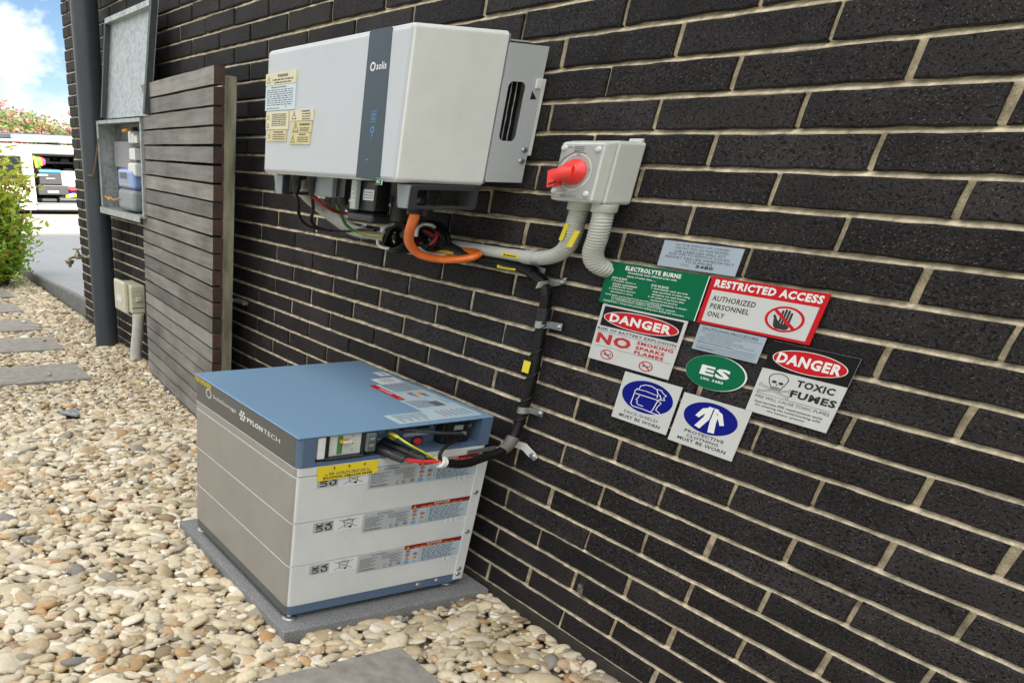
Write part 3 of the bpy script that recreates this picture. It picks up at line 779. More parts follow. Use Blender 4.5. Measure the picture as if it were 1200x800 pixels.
def mlabels():
    parts = []
    O = 0.0                                           # measured on the bottom module
    b = MB(); e = 0.0006
    b.rect(FX, -0.640, 0.157, -0.577, 0.187, M_LABEL, e)
    b.text(FX, 'UK', -0.632, 0.160, -0.609, 0.184, M_INK, e*2, 2, 90); b.text(FX, 'CA', -0.604, 0.160, -0.581, 0.184, M_INK, e*2, 2, 90)
    parts.append(('conformity_label', b))
    b = MB(); b.rect(FX, -0.574, 0.153, -0.486, 0.188, M_PAPER, e)
    w = 0.0011                                         # crossed-out bin
    b.line(FX, [(-0.545, 0.180), (-0.515, 0.180), (-0.519, 0.162), (-0.541, 0.162), (-0.545, 0.180)], w, M_INK, e*2, 1.5)
    b.line(FX, [(-0.548, 0.182), (-0.512, 0.182)], w, M_INK, e*2, 1.5); b.line(FX, [(-0.535, 0.1845), (-0.525, 0.1845)], w, M_INK, e*2, 1.5)
    b.line(FX, [(-0.560, 0.159), (-0.500, 0.184)], w, M_INK, e*3, 1.5); b.line(FX, [(-0.560, 0.184), (-0.500, 0.159)], w, M_INK, e*3, 1.5)
    b.ell(FX, -0.523, 0.1605, 0.0045, 0.003, M_INK, e*3, 12)
    parts.append(('disposal_label', b))
    b = MB(); b.rect(FX, -0.482, 0.1335, -0.3245, 0.1895, M_LABEL, e)
    b.text(FX, 'PYLONTECH', -0.425, 0.1825, -0.385, 0.1868, M_INKN, e*2, 1)
    b.ell(FX, -0.433, 0.1846, 0.004, 0.0026, M_INKLB, e*2, 10)
    for i in range(7): b.scrib(FX, -0.474, -0.412, 0.1745 - i*0.0044, 0.0023, M_INKG, e*2, 10+i, (1, .7, .9, .8, .6, .9, .7)[i])
    for i in range(6): b.scrib(FX, -0.400 + (0.03 if i > 2 else 0), -0.332, 0.1765 - i*0.0050, 0.0024, M_INKG, e*2, 30+i, (1, .9, 1, .8, 1, .9)[i])
    b.text(FX, 'PYLONTECH', -0.474, 0.1385, -0.420, 0.1435, M_INK, e*2, 2)
    b.ring(FX, -0.383, 0.1425, 0.0075, 0.0052, 0.0018, 0.0012, M_INK, e*2, 20); b.rect(FX, -0.382, 0.1370, -0.374, 0.1480, M_LABEL, e*2.6); 
    b.ring(FX, -0.363, 0.1425, 0.0075, 0.0052, 0.0018, 0.0012, M_INK, e*2, 20); b.rect(FX, -0.362, 0.1370, -0.354, 0.1480, M_LABEL, e*2.6); b.rect(FX, -0.369, 0.1419, -0.361, 0.1431, M_INK, e*3.2)
    for q in range(3):
        a_ = 2.1 * q + 0.5; b.poly([(-0.338 + 0.0085*math.cos(a_), 0.1430 + 0.0058*math.sin(a_)), (-0.338 + 0.0085*math.cos(a_+1.5), 0.1430 + 0.0058*math.sin(a_+1.5)), (-0.338 + 0.003*math.cos(a_+1.2), 0.1430 + 0.002*math.sin(a_+1.2)), (-0.338 + 0.003*math.cos(a_), 0.1430 + 0.002*math.sin(a_))], FX, e*2, M_INK)
    parts.append(('rating_label', b))
    b = MB(); b.rect(FX, -0.3235, 0.1320, -0.1185, 0.1945, M_LABB, e)
    b.rect(FX, -0.3235, 0.1815, -0.1185, 0.1945, mat('label_red', (0.26, 0.010, 0.018), 0.45), e*1.6)
    b.poly([(-0.318, 0.1835), (-0.305, 0.1835), (-0.3115, 0.1915)], FX, e*2.4, M_INKO)
    b.text(FX, 'DANGER', -0.245, 0.1885, -0.190, 0.1927, M_INKW, e*2.4, 1); b.scrib(FX, -0.290, -0.140, 0.1835, 0.003, M_INKO, e*2.4, 5)
    for q in range(2):
        for j in range(4):
            if j == 0 and q: continue
            a, z = -0.310 + q*0.028, 0.1755 - j*0.0115
            if j < 2: b.ring(FX, a, z, 0.0085, 0.0048, 0.002, 0.0012, M_INKR, e*2.4, 16); b.rect(FX, a-0.004, z-0.0018, a+0.004, z+0.0018, M_INKG, e*2.2)
            elif j == 2: b.poly([(a-0.010, z-0.004), (a+0.010, z-0.004), (a, z+0.0055)], FX, e*2.4, M_INKO); b.rect(FX, a-0.0012, z-0.002, a+0.0012, z+0.0025, M_INK, e*3)
            elif q == 0: b.ell(FX, a, z, 0.009, 0.005, M_INKLB, e*2.4, 18); b.scrib(FX, a-0.005, a+0.005, z-0.001, 0.002, M_INKW, e*3, 2)
            else: b.scrib(FX, a-0.008, a+0.008, z, 0.0018, M_INKLB, e*2.4, 3); b.scrib(FX, a-0.008, a+0.008, z-0.004, 0.0018, M_INKLB, e*2.4, 4)
    b.rect(FX, -0.2665, 0.134, -0.2655, 0.179, M_INKG, e*2.4)
    for i in range(11): b.scrib(FX, -0.258, -0.124, 0.1765 - i*0.0040, 0.0019, M_INKG, e*2.4, 60+i, rng.uniform(0.7, 1.0))
    parts.append(('warning_label', b))
    b = MB(); b.rect(FX, -0.193, 0.1215, -0.1185, 0.1330, M_PAPER, e*1.4)
    for a in (-0.180, -0.163): b.ring(FX, a, 0.1272, 0.0055, 0.0036, 0.0012, 0.0009, M_INK, e*2.2, 16); b.rect(FX, a+0.001, 0.1235, a+0.006, 0.1310, M_PAPER, e*2.8)
    b.rect(FX, -0.1675, 0.1268, -0.1625, 0.1277, M_INK, e*3.2)
    b.scrib(FX, -0.148, -0.125, 0.1262, 0.0022, M_INKG, e*2.2, 9)
    parts.append(('approval_label', b))
    return parts
LB = [(n, b, obj(n, b, mod0, loc=(-1.0, -0.4, 0.0655))) for n, b in mlabels()]
for k in (1, 2):
    o = mod0.copy(); COL.objects.link(o); o.parent = bat; o.location = mod0.location + Vector((0, 0, MH * k)); WL[o] = WL[mod0] + Vector((0, 0, MH*k))
    for n, _, c in LB:
        d = c.copy(); COL.objects.link(d); d.parent = o; d.location = c.location
b = MB(); b.rbox((BX0, BY0, 0.444), (BX1, BY1, 0.4665), 0.018, M_MOD, 4, vert, facemat=frontmat, r2=0.0016)
obj('cap_plate', b, bat)
b = MB(); b.rbox((BX1 - 0.004, -0.117, 0.046), (BX1 + 0.0035, -0.082, 0.443), 0.002, M_MOD, 1)
for z in (0.330, 0.207, 0.084, 0.066):
    b.lathe([(0, 0.0065), (0.002, 0.006), (0.0035, 0.0035), (0.0035, 0.001)], (BX1 + 0.0035, -0.103, z), (1, 0, 0), M_ZINC, 12, (1, 1.5, 1))
obj('rear_strap', b, bat)
# lid with an open connection bay in its right side
RX = -0.712
b = MB()
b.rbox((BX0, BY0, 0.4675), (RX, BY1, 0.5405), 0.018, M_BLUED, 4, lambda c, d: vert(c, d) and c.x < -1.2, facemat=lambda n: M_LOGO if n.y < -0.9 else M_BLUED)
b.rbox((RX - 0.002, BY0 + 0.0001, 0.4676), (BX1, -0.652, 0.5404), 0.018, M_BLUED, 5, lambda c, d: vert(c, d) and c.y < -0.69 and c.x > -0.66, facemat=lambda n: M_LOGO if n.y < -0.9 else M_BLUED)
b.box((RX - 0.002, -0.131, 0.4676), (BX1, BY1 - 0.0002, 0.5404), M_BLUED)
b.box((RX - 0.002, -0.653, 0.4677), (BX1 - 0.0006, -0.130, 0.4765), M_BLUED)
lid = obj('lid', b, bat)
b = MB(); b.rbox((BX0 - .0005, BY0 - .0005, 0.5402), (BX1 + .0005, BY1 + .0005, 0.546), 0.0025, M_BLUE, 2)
b.v = [(x, y, z) for x, y, z in b.v]
obj('top_panel', b, lid)
b = MB(); e = 0.0008                                   # lettering on the logo band
b.rect(FY, -1.354, 0.5270, -1.222, 0.5385, M_YEL, e)
b.scrib(FY, -1.350, -1.226, 0.5335, 0.0035, M_INK, e*2, 1); b.scrib(FY, -1.350, -1.226, 0.5287, 0.003, M_INK, e*2, 2)
obj('band_sticker', b, lid)
b = MB()
for q in range(11):
    a_ = 2*math.pi*q/11; b.ell(FY, -1.238 + 0.020*math.cos(a_), 0.5115 + 0.0125*math.sin(a_), 0.0042, 0.003, M_INKW, e, 8)
b.ring(FY, -1.238, 0.5115, 0.020, 0.0125, 0.005, 0.003, M_INKW, e, 30)
b.text(FY, 'SolisStorage', -1.203, 0.5035, -1.031, 0.5175, M_INKW, e, 0)
b.rect(FY, -1.0245, 0.4985, -1.0225, 0.5245, M_INKG, e)
for q in range(7):
    a_ = 2*math.pi*q/6
    rr_ = (0, 0) if q == 6 else (0.016*math.cos(a_), 0.0105*math.sin(a_))
    b.ell(FY, -0.9875 + rr_[0], 0.5108 + rr_[1], 0.0060, 0.0042, M_INKW, e, 10)
b.text(FY, 'PYLON', -0.956, 0.5025, -0.856, 0.5155, M_INKW, e, 2); b.text(FY, 'TECH', -0.850, 0.5030, -0.752, 0.5150, M_INKW, e, 0)
obj('brand_lettering', b, lid)
b = MB(); e = 0.0007
b.poly([(-1.188, -0.150), (-1.135, -0.150), (-1.140, -0.106), (-1.189, -0.110)], FT, e, M_PAPER); b.scrib(FT, -1.183, -1.145, -0.128, 0.006, M_INKG, e*2, 3)
b.poly([(-1.113, -0.206), (-1.046, -0.208), (-1.050, -0.119), (-1.114, -0.116)], FT, e, M_PAPER)
for i in range(3): b.scrib(FT, -1.100, -1.060, -0.150 - i*0.016, 0.006, M_INKG, e*2, 5+i)
b.poly([(-1.046, -0.252), (-0.874, -0.257), (-0.874, -0.236), (-1.046, -0.229)], FT, e, M_SGN_R); b.text(FT, 'DANGER', -1.0, -0.248, -0.93, -0.240, M_INKW, e*2, 1)
b.poly([(-0.892, -0.251), (-0.880, -0.251), (-0.886, -0.240)], FT, e*2, M_INKO)
b.poly([(-1.045, -0.229), (-0.870, -0.236), (-0.870, -0.116), (-1.052, -0.116)], FT, e, M_LABB)
for i in range(9): b.scrib(FT, -1.036, -0.945, -0.130 - i*0.0105, 0.005, M_INKG, e*2, 12+i, 0.9)
for q in range(3):
    for j in range(2): b.ell(FT, -0.925 + q*0.018, -0.150 - j*0.035, 0.007, 0.010, (M_INKO, M_INKR, M_INKLB)[(q + j) % 3], e*2, 10)
b.poly([(-0.870, -0.264), (-0.672, -0.266), (-0.672, -0.119), (-0.869, -0.116)], FT, e, M_LABB)
for i in range(9): b.scrib(FT, -0.855, -0.770, -0.185 - i*0.0085, 0.004, M_INKG, e*2, 42+i, 0.85)
for i in range(6): b.scrib(FT, -0.745, -0.685, -0.140 - i*0.018, 0.005, M_INKG, e*2, 72+i, 0.9)
b.rect(FT, -0.832, -0.190, -0.786, -0.158, M_INKG, e*2.2); b.text(FT, 'PYLONTECH', -0.850, -0.140, -0.800, -0.130, M_INKLB, e*2.2, 1)
b.poly([(-0.752, -0.395), (-0.670, -0.396), (-0.671, -0.2665), (-0.752, -0.2635)], FT, e, M_LABB)
for i in range(8): b.scrib(FT, -0.744, -0.680, -0.285 - i*0.0125, 0.005, M_INKG, e*2, 82+i, 0.6 + 0.4*(i % 2))
obj('lid_label', b, lid)
# connection bay contents
FR = Frame((RX, 0, 0), (0, 1, 0), (0, 0, 1))
b = MB(); b.box((RX - 0.001, -0.6505, 0.4766), (RX + 0.0025, -0.1312, 0.5400), M_BLUED); bay = obj('bay_panel', b, bat)
b = MB()
b.rbox((RX + .003, -0.645, 0.4830), (BX1 - 0.003, -0.622, 0.5385), 0.002, M_CWHT, 1)
b.box((RX + .003, -0.6215, 0.4855), (BX1 - 0.006, -0.610, 0.5385), M_INK)
b.rbox((RX + .003, -0.6095, 0.4850), (BX1 - 0.010, -0.512, 0.5388), 0.002, M_ISO, 1)
b.box((RX + .01, -0.585, 0.4905), (BX1 - 0.008, -0.570, 0.5350), mat('breaker_green', (0.06, 0.22, 0.07), 0.5))
b.rbox((BX1 - 0.012, -0.580, 0.518), (BX1 + 0.000, -0.552, 0.526), 0.002, M_INKO, 1)
b.box((BX1 - 0.004, -0.573, 0.5195), (BX1 + 0.003, -0.548, 0.5245), M_CWHT)
for z in (0.531, 0.512, 0.496): b.rect(Frame((BX1 - 0.0095, 0, 0), (0, 1, 0), (0, 0, 1)), -0.541, z, -0.537, z + 0.003, M_INKG, 0.0002)
b.box((BX1 - 0.012, -0.6215, 0.4800), (BX1 + 0.001, -0.508, 0.4852), M_DARK)
b.box((BX1 - 0.012, -0.5118, 0.4855), (BX1 - 0.0005, -0.5080, 0.5388), M_INK)
brk = obj('breaker', b, bat)
b = MB(); b.rbox((BX1 - 0.014, -0.506, 0.489), (BX1 + 0.006, -0.474, 0.5385), 0.006, M_CLEAR, 3); b.box((BX1 - 0.03, -0.500, 0.494), (BX1 - 0.0145, -0.478, 0.533), M_BLUED)
for z in (0.503, 0.520): b.rbox((BX1 - .004, -0.498, z), (BX1 + .0075, -0.482, z + 0.008), 0.002, M_GREYP, 1)
obj('breaker_flap', b, brk)
b = MB(); b.prism([(-0.646, 0.4655), (-0.4605, 0.4665), (-0.4585, 0.4315), (-0.6425, 0.4285)], FX, 0.003, 0.0044, M_YEL)
b.text(FX, 'MAIN BATTERY ISOLATOR', -0.628, 0.4330, -0.478, 0.4385, M_INK, 0.0052, 2, 180)
b.scrib(FX, -0.622, -0.482, 0.4420, 0.0024, M_INKG, 0.0052, 1); b.scrib(FX, -0.610, -0.490, 0.4460, 0.0024, M_INKG, 0.0052, 2)
for y in (-0.595, -0.550, -0.503):
    b.rect(FX, y - 0.001, 0.455, y + 0.001, 0.4615, M_INK, 0.0052); b.poly([(y - 0.004, 0.4595), (y + 0.004, 0.4595), (y, 0.4640)], FX, 0.0054, M_INK)
obj('yellow_label', b, bat)
b = MB(); b.lathe([(0, 0.0125), (0.004, 0.0125), (0.005, 0.0095)], (RX + .0025, -0.302, 0.4835), (1, 0, 0), M_BLACK, 20, (1, 1.55, 1)); b.lathe([(0.005, 0.0090), (0.010, 0.0085), (0.0115, 0.005)], (RX + .0025, -0.302, 0.4835), (1, 0, 0), M_RED, 20, (1, 1.55, 1))
obj('stop_button', b, bay)
b = MB(); b.poly([(-0.408, 0.4925), (-0.372, 0.4925), (-0.390, 0.5035)], FR, 0.0032, M_YEL); b.poly([(-0.392, 0.494), (-0.387, 0.498), (-0.391, 0.4985), (-0.387, 0.5015), (-0.393, 0.4975), (-0.389, 0.497)], FR, 0.0038, M_INK)
b.scrib(FR, -0.430, -0.415, 0.516, 0.0025, M_INKW, 0.0032, 1); b.scrib(FR, -0.432, -0.417, 0.4985, 0.0025, M_INKW, 0.0032, 2); b.scrib(FR, -0.318, -0.295, 0.4965, 0.0022, M_INKW, 0.0032, 2)
obj('bay_markings', b, bay)
b = MB()
b.rbox((RX + .0025, -0.246, 0.4775), (BX1 - 0.018, -0.150, 0.5375), 0.004, M_BLACK, 2)
for q in range(4): b.box((BX1 - 0.018, -0.236 + q*0.022, 0.484), (BX1 - 0.014, -0.226 + q*0.022, 0.528), M_INK)
b.rbox((BX1 - 0.024, -0.214, 0.513), (BX1 - 0.010, -0.182, 0.527), 0.003, M_GREYP, 1)
b.lathe([(0, 0.006), (0.004, 0.005)], (BX1 - 0.018, -0.160, 0.522), (1, 0, 0), M_ZINC, 10)
obj('socket_block', b, bay)
b = MB(); b.rbox((RX + .0025, -0.375, 0.5215), (BX1 - 0.030, -0.338, 0.5365), 0.003, M_BLACK, 1); b.rbox((RX + .0025, -0.322, 0.5225), (BX1 - 0.028, -0.270, 0.5365), 0.003, M_BLACK, 1)
b.lathe([(0, 0.004), (0.008, 0.004)], (BX1 - 0.030, -0.283, 0.529), (1, 0, 0), M_ZINC, 10)
b.rbox((RX + .0025, -0.352, 0.498), (RX + 0.009, -0.262, 0.508), 0.002, M_LABEL, 1)
obj('data_socket', b, bay)

# cables at the battery
def cable(name, parts, label, cat='cable', group=None, loc=None):
    b = MB()
    for pts, r, M in parts: b.tube(pts, r, M)
    return props(obj(name, b, loc=loc or parts[0][0][0]), label, cat, group)
def plug(p, label):
    b = MB(); an = (1.3, 1.4, 1)
    b.tube(p, lambda t: 0.0125 if t < 0.12 else (0.0115 if t < 0.62 else 0.0085), M_BLACK, 12, 8, an)
    b.tube([tuple(Vector(p[1]).lerp(Vector(p[2]), t)) for t in (0.15, 0.5, 0.95)], 0.0112, M_DARK, 12, 4, an, ridge=(0.004, 0.0012))
    return b
b = plug([(-0.707, -0.462, 0.4905), (-0.640, -0.437, 0.4835), (-0.606, -0.408, 0.4740)], '')
b.tube([(-0.610, -0.410, 0.4745), (-0.605, -0.374, 0.4675), (-0.600, -0.323, 0.4625), (-0.600, -0.282, 0.4555)], 0.0050, M_CREDB)
b.tube([(-0.601, -0.310, 0.4602), (-0.600, -0.296, 0.4576)], 0.0056, M_CWHT)
props(obj('power_cable', b, loc=(-0.62, -0.42, 0.485)), 'black battery plug with a bright red cable leaving the blue connection bay', 'cable')
b = plug([(-0.707, -0.414, 0.4925), (-0.640, -0.386, 0.4840), (-0.608, -0.345, 0.4690)], '')
b.tube([(-0.608, -0.345, 0.4690), (-0.606, -0.315, 0.4605), (-0.602, -0.280, 0.4530)], 0.0050, M_CABLE)
props(obj('power_cable', b, loc=(-0.62, -0.37, 0.485)), 'black battery plug with a black cable beside the red cable plug', 'cable')
b = MB()
gp = [(-0.703, -0.420, 0.524), (-0.680, -0.414, 0.5225), (-0.660, -0.412, 0.5215), (-0.620, -0.394, 0.5082), (-0.608, -0.355, 0.4880), (-0.604, -0.326, 0.4730), (-0.600, -0.309, 0.4645)]
b.tube(gp[2:], 0.0029, M_CGRN, 8); b.tube([(x + 0.0024, y, z + 0.0013) for x, y, z in gp[2:]], 0.0018, M_CYEL, 8)
b.tube(gp[1:3] + [tuple(Vector(gp[2]).lerp(Vector(gp[3]), 0.2))], 0.0042, M_CYEL, 10); b.lathe([(0, 0.007), (0.006, 0.006)], (-0.709, -0.423, 0.524), (1, 0, 0), M_ZINC, 10, (1, 1.4, 1))
props(obj('earth_cable', b, loc=(-0.65, -0.40, 0.51)), 'green and yellow earth wire with a yellow sleeve at the battery bay', 'cable')
b = MB(); b.tube([(-0.672, -0.379, 0.5325), (-0.645, -0.290, 0.5215), (-0.645, -0.2013, 0.5112)], 0.0040, M_DARK, 10, 3); b.lathe([(0, 0.0062), (0.010, 0.0062)], (-0.645, -0.202, 0.5110), (0, 1, -0.1), M_ZINC, 10)
b.tube([(-0.645, -0.195, 0.5075), (-0.622, -0.243, 0.5026), (-0.610, -0.283, 0.4917), (-0.604, -0.299, 0.4789), (-0.600, -0.2996, 0.4650)], 0.0034, M_CABLE)
props(obj('antenna', b, loc=(-0.645, -0.29, 0.52)), 'thin grey rod antenna with a black lead across the battery bay', 'antenna')

# black split loom from the battery up the wall
b = MB()
pl = [(-0.603, -0.300, 0.4585), (-0.600, -0.240, 0.4455), (-0.602, -0.194, 0.4440), (-0.612, -0.141, 0.4480), (-0.6106, -0.080, 0.4612), (-0.6177, -0.045, 0.4864), (-0.6212, -0.030, 0.5262), (-0.621, -0.025, 0.5764), (-0.6197, -0.024, 0.6432), (-0.6235, -0.024, 0.7066), (-0.6302, -0.024, 0.7674), (-0.6336, -0.025, 0.8131), (-0.6389, -0.027, 0.8496), (-0.6594, -0.027, 0.8721), (-0.7112, -0.025, 0.8871)]
b.tube(pl, 0.0112, M_CABLE, 14, 10, (1.2, 1.4, 1))
# spiral wrap
P_ = catmull(pl, 40); vs_ = []
sp_ = []
for i, p in enumerate(P_[int(len(P_)*0.33):]):
    ph = i * 0.17; sp_.append((p.x + 0.0152*math.cos(ph), p.y - 0.0005 + 0.0170*math.sin(ph), p.z))
b.tube(sp_, 0.0017, M_BLACK, 5, 1, (1, 1, 1))
b.tube([tuple(P_[int(len(P_)*t)]) for t in (0.29, 0.33, 0.37)], 0.0142, mat('grey_tape', (0.13, 0.12, 0.11), 0.6), 14, 6, (1.25, 1.4, 1))
b.tube([tuple(P_[int(len(P_)*t)]) for t in (0.73, 0.76, 0.79)], 0.0132, M_BLACK, 14, 6, (1.25, 1.4, 1))
b.tube([(-0.603, -0.300, 0.4585), (-0.6022, -0.287, 0.4555)], 0.0150, M_CWHT, 14, 2, (1.6, 1.5, 1))
b.prism([(-0.012, -0.014), (0.012, -0.014), (0.012, 0.014), (-0.012, 0.014)], Frame((-0.628, -0.0455, 0.676), (1, 0, 0), (0, 0, 1)), -0.001, 0.0015, M_YEL)
props(obj('cable_loom', b, loc=(-0.62, -0.03, 0.65)), 'black wrapped cable loom running down the brick wall to the battery', 'cable loom')

# ================================================================== inverter
inv = thing('inverter', (-1.19, -0.02, 1.2), 'large white wall mounted inverter with a dark display strip and cream warning plates', 'inverter')
IX0, IX1, IY0, IY1, IZ0, IZ1 = -1.553, -0.820, -0.400, -0.142, 1.0665, 1.3610
b = MB()
bm = bmesh.new(); bmesh.ops.create_cube(bm, size=1)
for q in bm.verts:
    fr_ = q.co.y < 0
    q.co = Vector(((IX0 + IX1)/2 + q.co.x*(IX1 - IX0 - (0.016 if fr_ else 0)), (IY0 + IY1)/2 + q.co.y*(IY1 - IY0), (IZ0 + IZ1)/2 + q.co.z*(IZ1 - IZ0 - (0.006 if fr_ else 0))))
es = [e for e in bm.edges if (e.verts[0].co.y + e.verts[1].co.y)/2 < -0.39]
es += [e for e in bm.edges if abs((e.verts[0].co - e.verts[1].co).y) > 0.1]
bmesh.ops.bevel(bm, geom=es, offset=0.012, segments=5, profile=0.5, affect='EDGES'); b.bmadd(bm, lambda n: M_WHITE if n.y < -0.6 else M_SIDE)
cov = obj('front_cover', b, inv)
FI = Frame((0, IY0, 0), (1, 0, 0), (0, 0, 1))
b = MB(); b.prism([(-1.000, 1.0745), (-0.8885, 1.0685), (-0.9060, 1.3535), (-0.912, 1.3570), (-0.994, 1.3575), (-1.0015, 1.3530)][::1], FI, -0.0004, 0.0006, M_GLASSY)
FI2 = Frame((0, IY0 - 0.0006, 0), (1, 0, 0), (0, 0, 1))
b.ring(FI2, -0.972, 1.2905, 0.0115, 0.0085, 0.0045, 0.0033, M_INKW, 0.0003, 24); b.text(FI2, 'solis', -0.956, 1.2835, -0.914, 1.2975, M_INKW, 0.0003, 1)
for q in range(3): b.line(FI2, [(-0.956, 1.186 + q*0.008), (-0.934, 1.186 + q*0.008), (-0.934, 1.191 + q*0.008), (-0.956, 1.191 + q*0.008)], 0.0012, M_INKLB, 0.0003)
b.line(FI2, [(-0.956, 1.186), (-0.956, 1.208)], 0.0015, M_INKLB, 0.0003); b.line(FI2, [(-0.945, 1.186), (-0.945, 1.206)], 0.0015, M_INKLB, 0.0003)
b.ring(FI2, -0.946, 1.1715, 0.009, 0.006, 0.003, 0.002, M_INKLB, 0.0003, 16)
for q in (0.004, 0.008): b.line(FI2, [(-0.953 + q*0.3, 1.154 + q), (-0.946, 1.1565 + q), (-0.939 - q*0.3, 1.154 + q)], 0.0011, M_INKLB, 0.0003)
b.ell(FI2, -0.9455, 1.1535, 0.0015, 0.0015, M_INKLB, 0.0003, 8); b.ell(FI2, -0.957, 1.112, 0.0016, 0.0016, M_INKW, 0.0003, 8)
obj('display_strip', b, cov)
# engraved warning plates
def plate(x0, x1, z0, z1, M, lines, tri, big=None, seed=0):
    b = MB(); b.box((x0, IY0 - 0.0032, z0), (x1, IY0 + 0.0002, z1), M)
    F_ = Frame((x0, IY0 - 0.0032, z0), (1, 0, 0), (0, 0, 1)); w, h = x1 - x0, z1 - z0; d = 0.0003
    for (u, v, s) in tri:
        b.line(F_, [(w*u - s*1.4, h*v - s*0.8), (w*u + s*1.4, h*v - s*0.8), (w*u, h*v + s), (w*u - s*1.4, h*v - s*0.8)], s*0.16, M_INK, d, 1.4)
        b.rect(F_, w*u - s*0.12, h*v - s*0.35, w*u + s*0.12, h*v + s*0.35, M_INK, d)
    if big: b.text(F_, big[0], w*big[1], h*big[2], w*big[3], h*big[4], M_INK, d, 2)
    for i, (u0, u1, v, hh) in enumerate(lines): b.scrib(F_, w*u0, w*u1, h*v, h*hh, M_INK, d, seed + i)
    return b
SP = [(-1.553, -1.358, 1.2785, 1.3055, M_CREAM, [(.24, .93, .36, .13), (.30, .86, .12, .13)], [(.11, .45, .008)], ('WARNING', .40, .60, .74, .86)),
      (-1.551, -1.357, 1.2210, 1.2775, M_PALE, [(.2, .7, .90, .05)] + [(.06, .92, .80 - i*.085, .035) for i in range(8)] + [(.06, .5, .07, .035), (.7, .74, .1, .06)], [], None),
      (-1.542, -1.392, 1.1765, 1.2185, M_CREAM, [(.28, .92, .80 - i*.10, .06) for i in range(7)], [(.10, .68, .006), (.10, .22, .006)], None),
      (-1.532, -1.402, 1.1490, 1.1740, M_OCHRE, [(.32, .95, .55 - i*.2, .10) for i in range(3)], [(.13, .5, .006)], ('WARNING', .36, .76, .86, .92)),
      (-1.390, -1.247, 1.1945, 1.2180, M_CREAM, [(.55, .9, .58 - i*.24, .12) for i in range(3)], [(.20, .5, .009)], ('WARNING', .50, .80, .85, .97)),
      (-1.380, -1.253, 1.1690, 1.1928, M_OCHRE, [(.45, .9, .32 - i*.2, .12) for i in range(2)], [(.25, .45, .0105)], ('WARNING', .42, .60, .92, .84)),
      (-1.385, -1.259, 1.1420, 1.1675, M_OCHRE, [(.40, .94, .55 - i*.18, .10) for i in range(3)], [(.18, .45, .009)], ('WARNING', .46, .78, .80, .92))]
for i, q in enumerate(SP): obj('warning_plate', plate(q[0] + 0.010, q[1] + 0.004, *q[2:7], q[7], 100 + i*10), cov)
b = MB(); b.rect(FI, -0.9065, 1.0625, -0.876, 1.0760, M_CWHT, 0.0012); b.rect(FI, -0.9060, 1.0630, -0.8790, 1.0755, M_SGN_G, 0.0016); b.text(FI, 'AC', -0.9010, 1.0655, -0.884, 1.0730, M_INKW, 0.0021, 1)
obj('ac_label', b, cov)
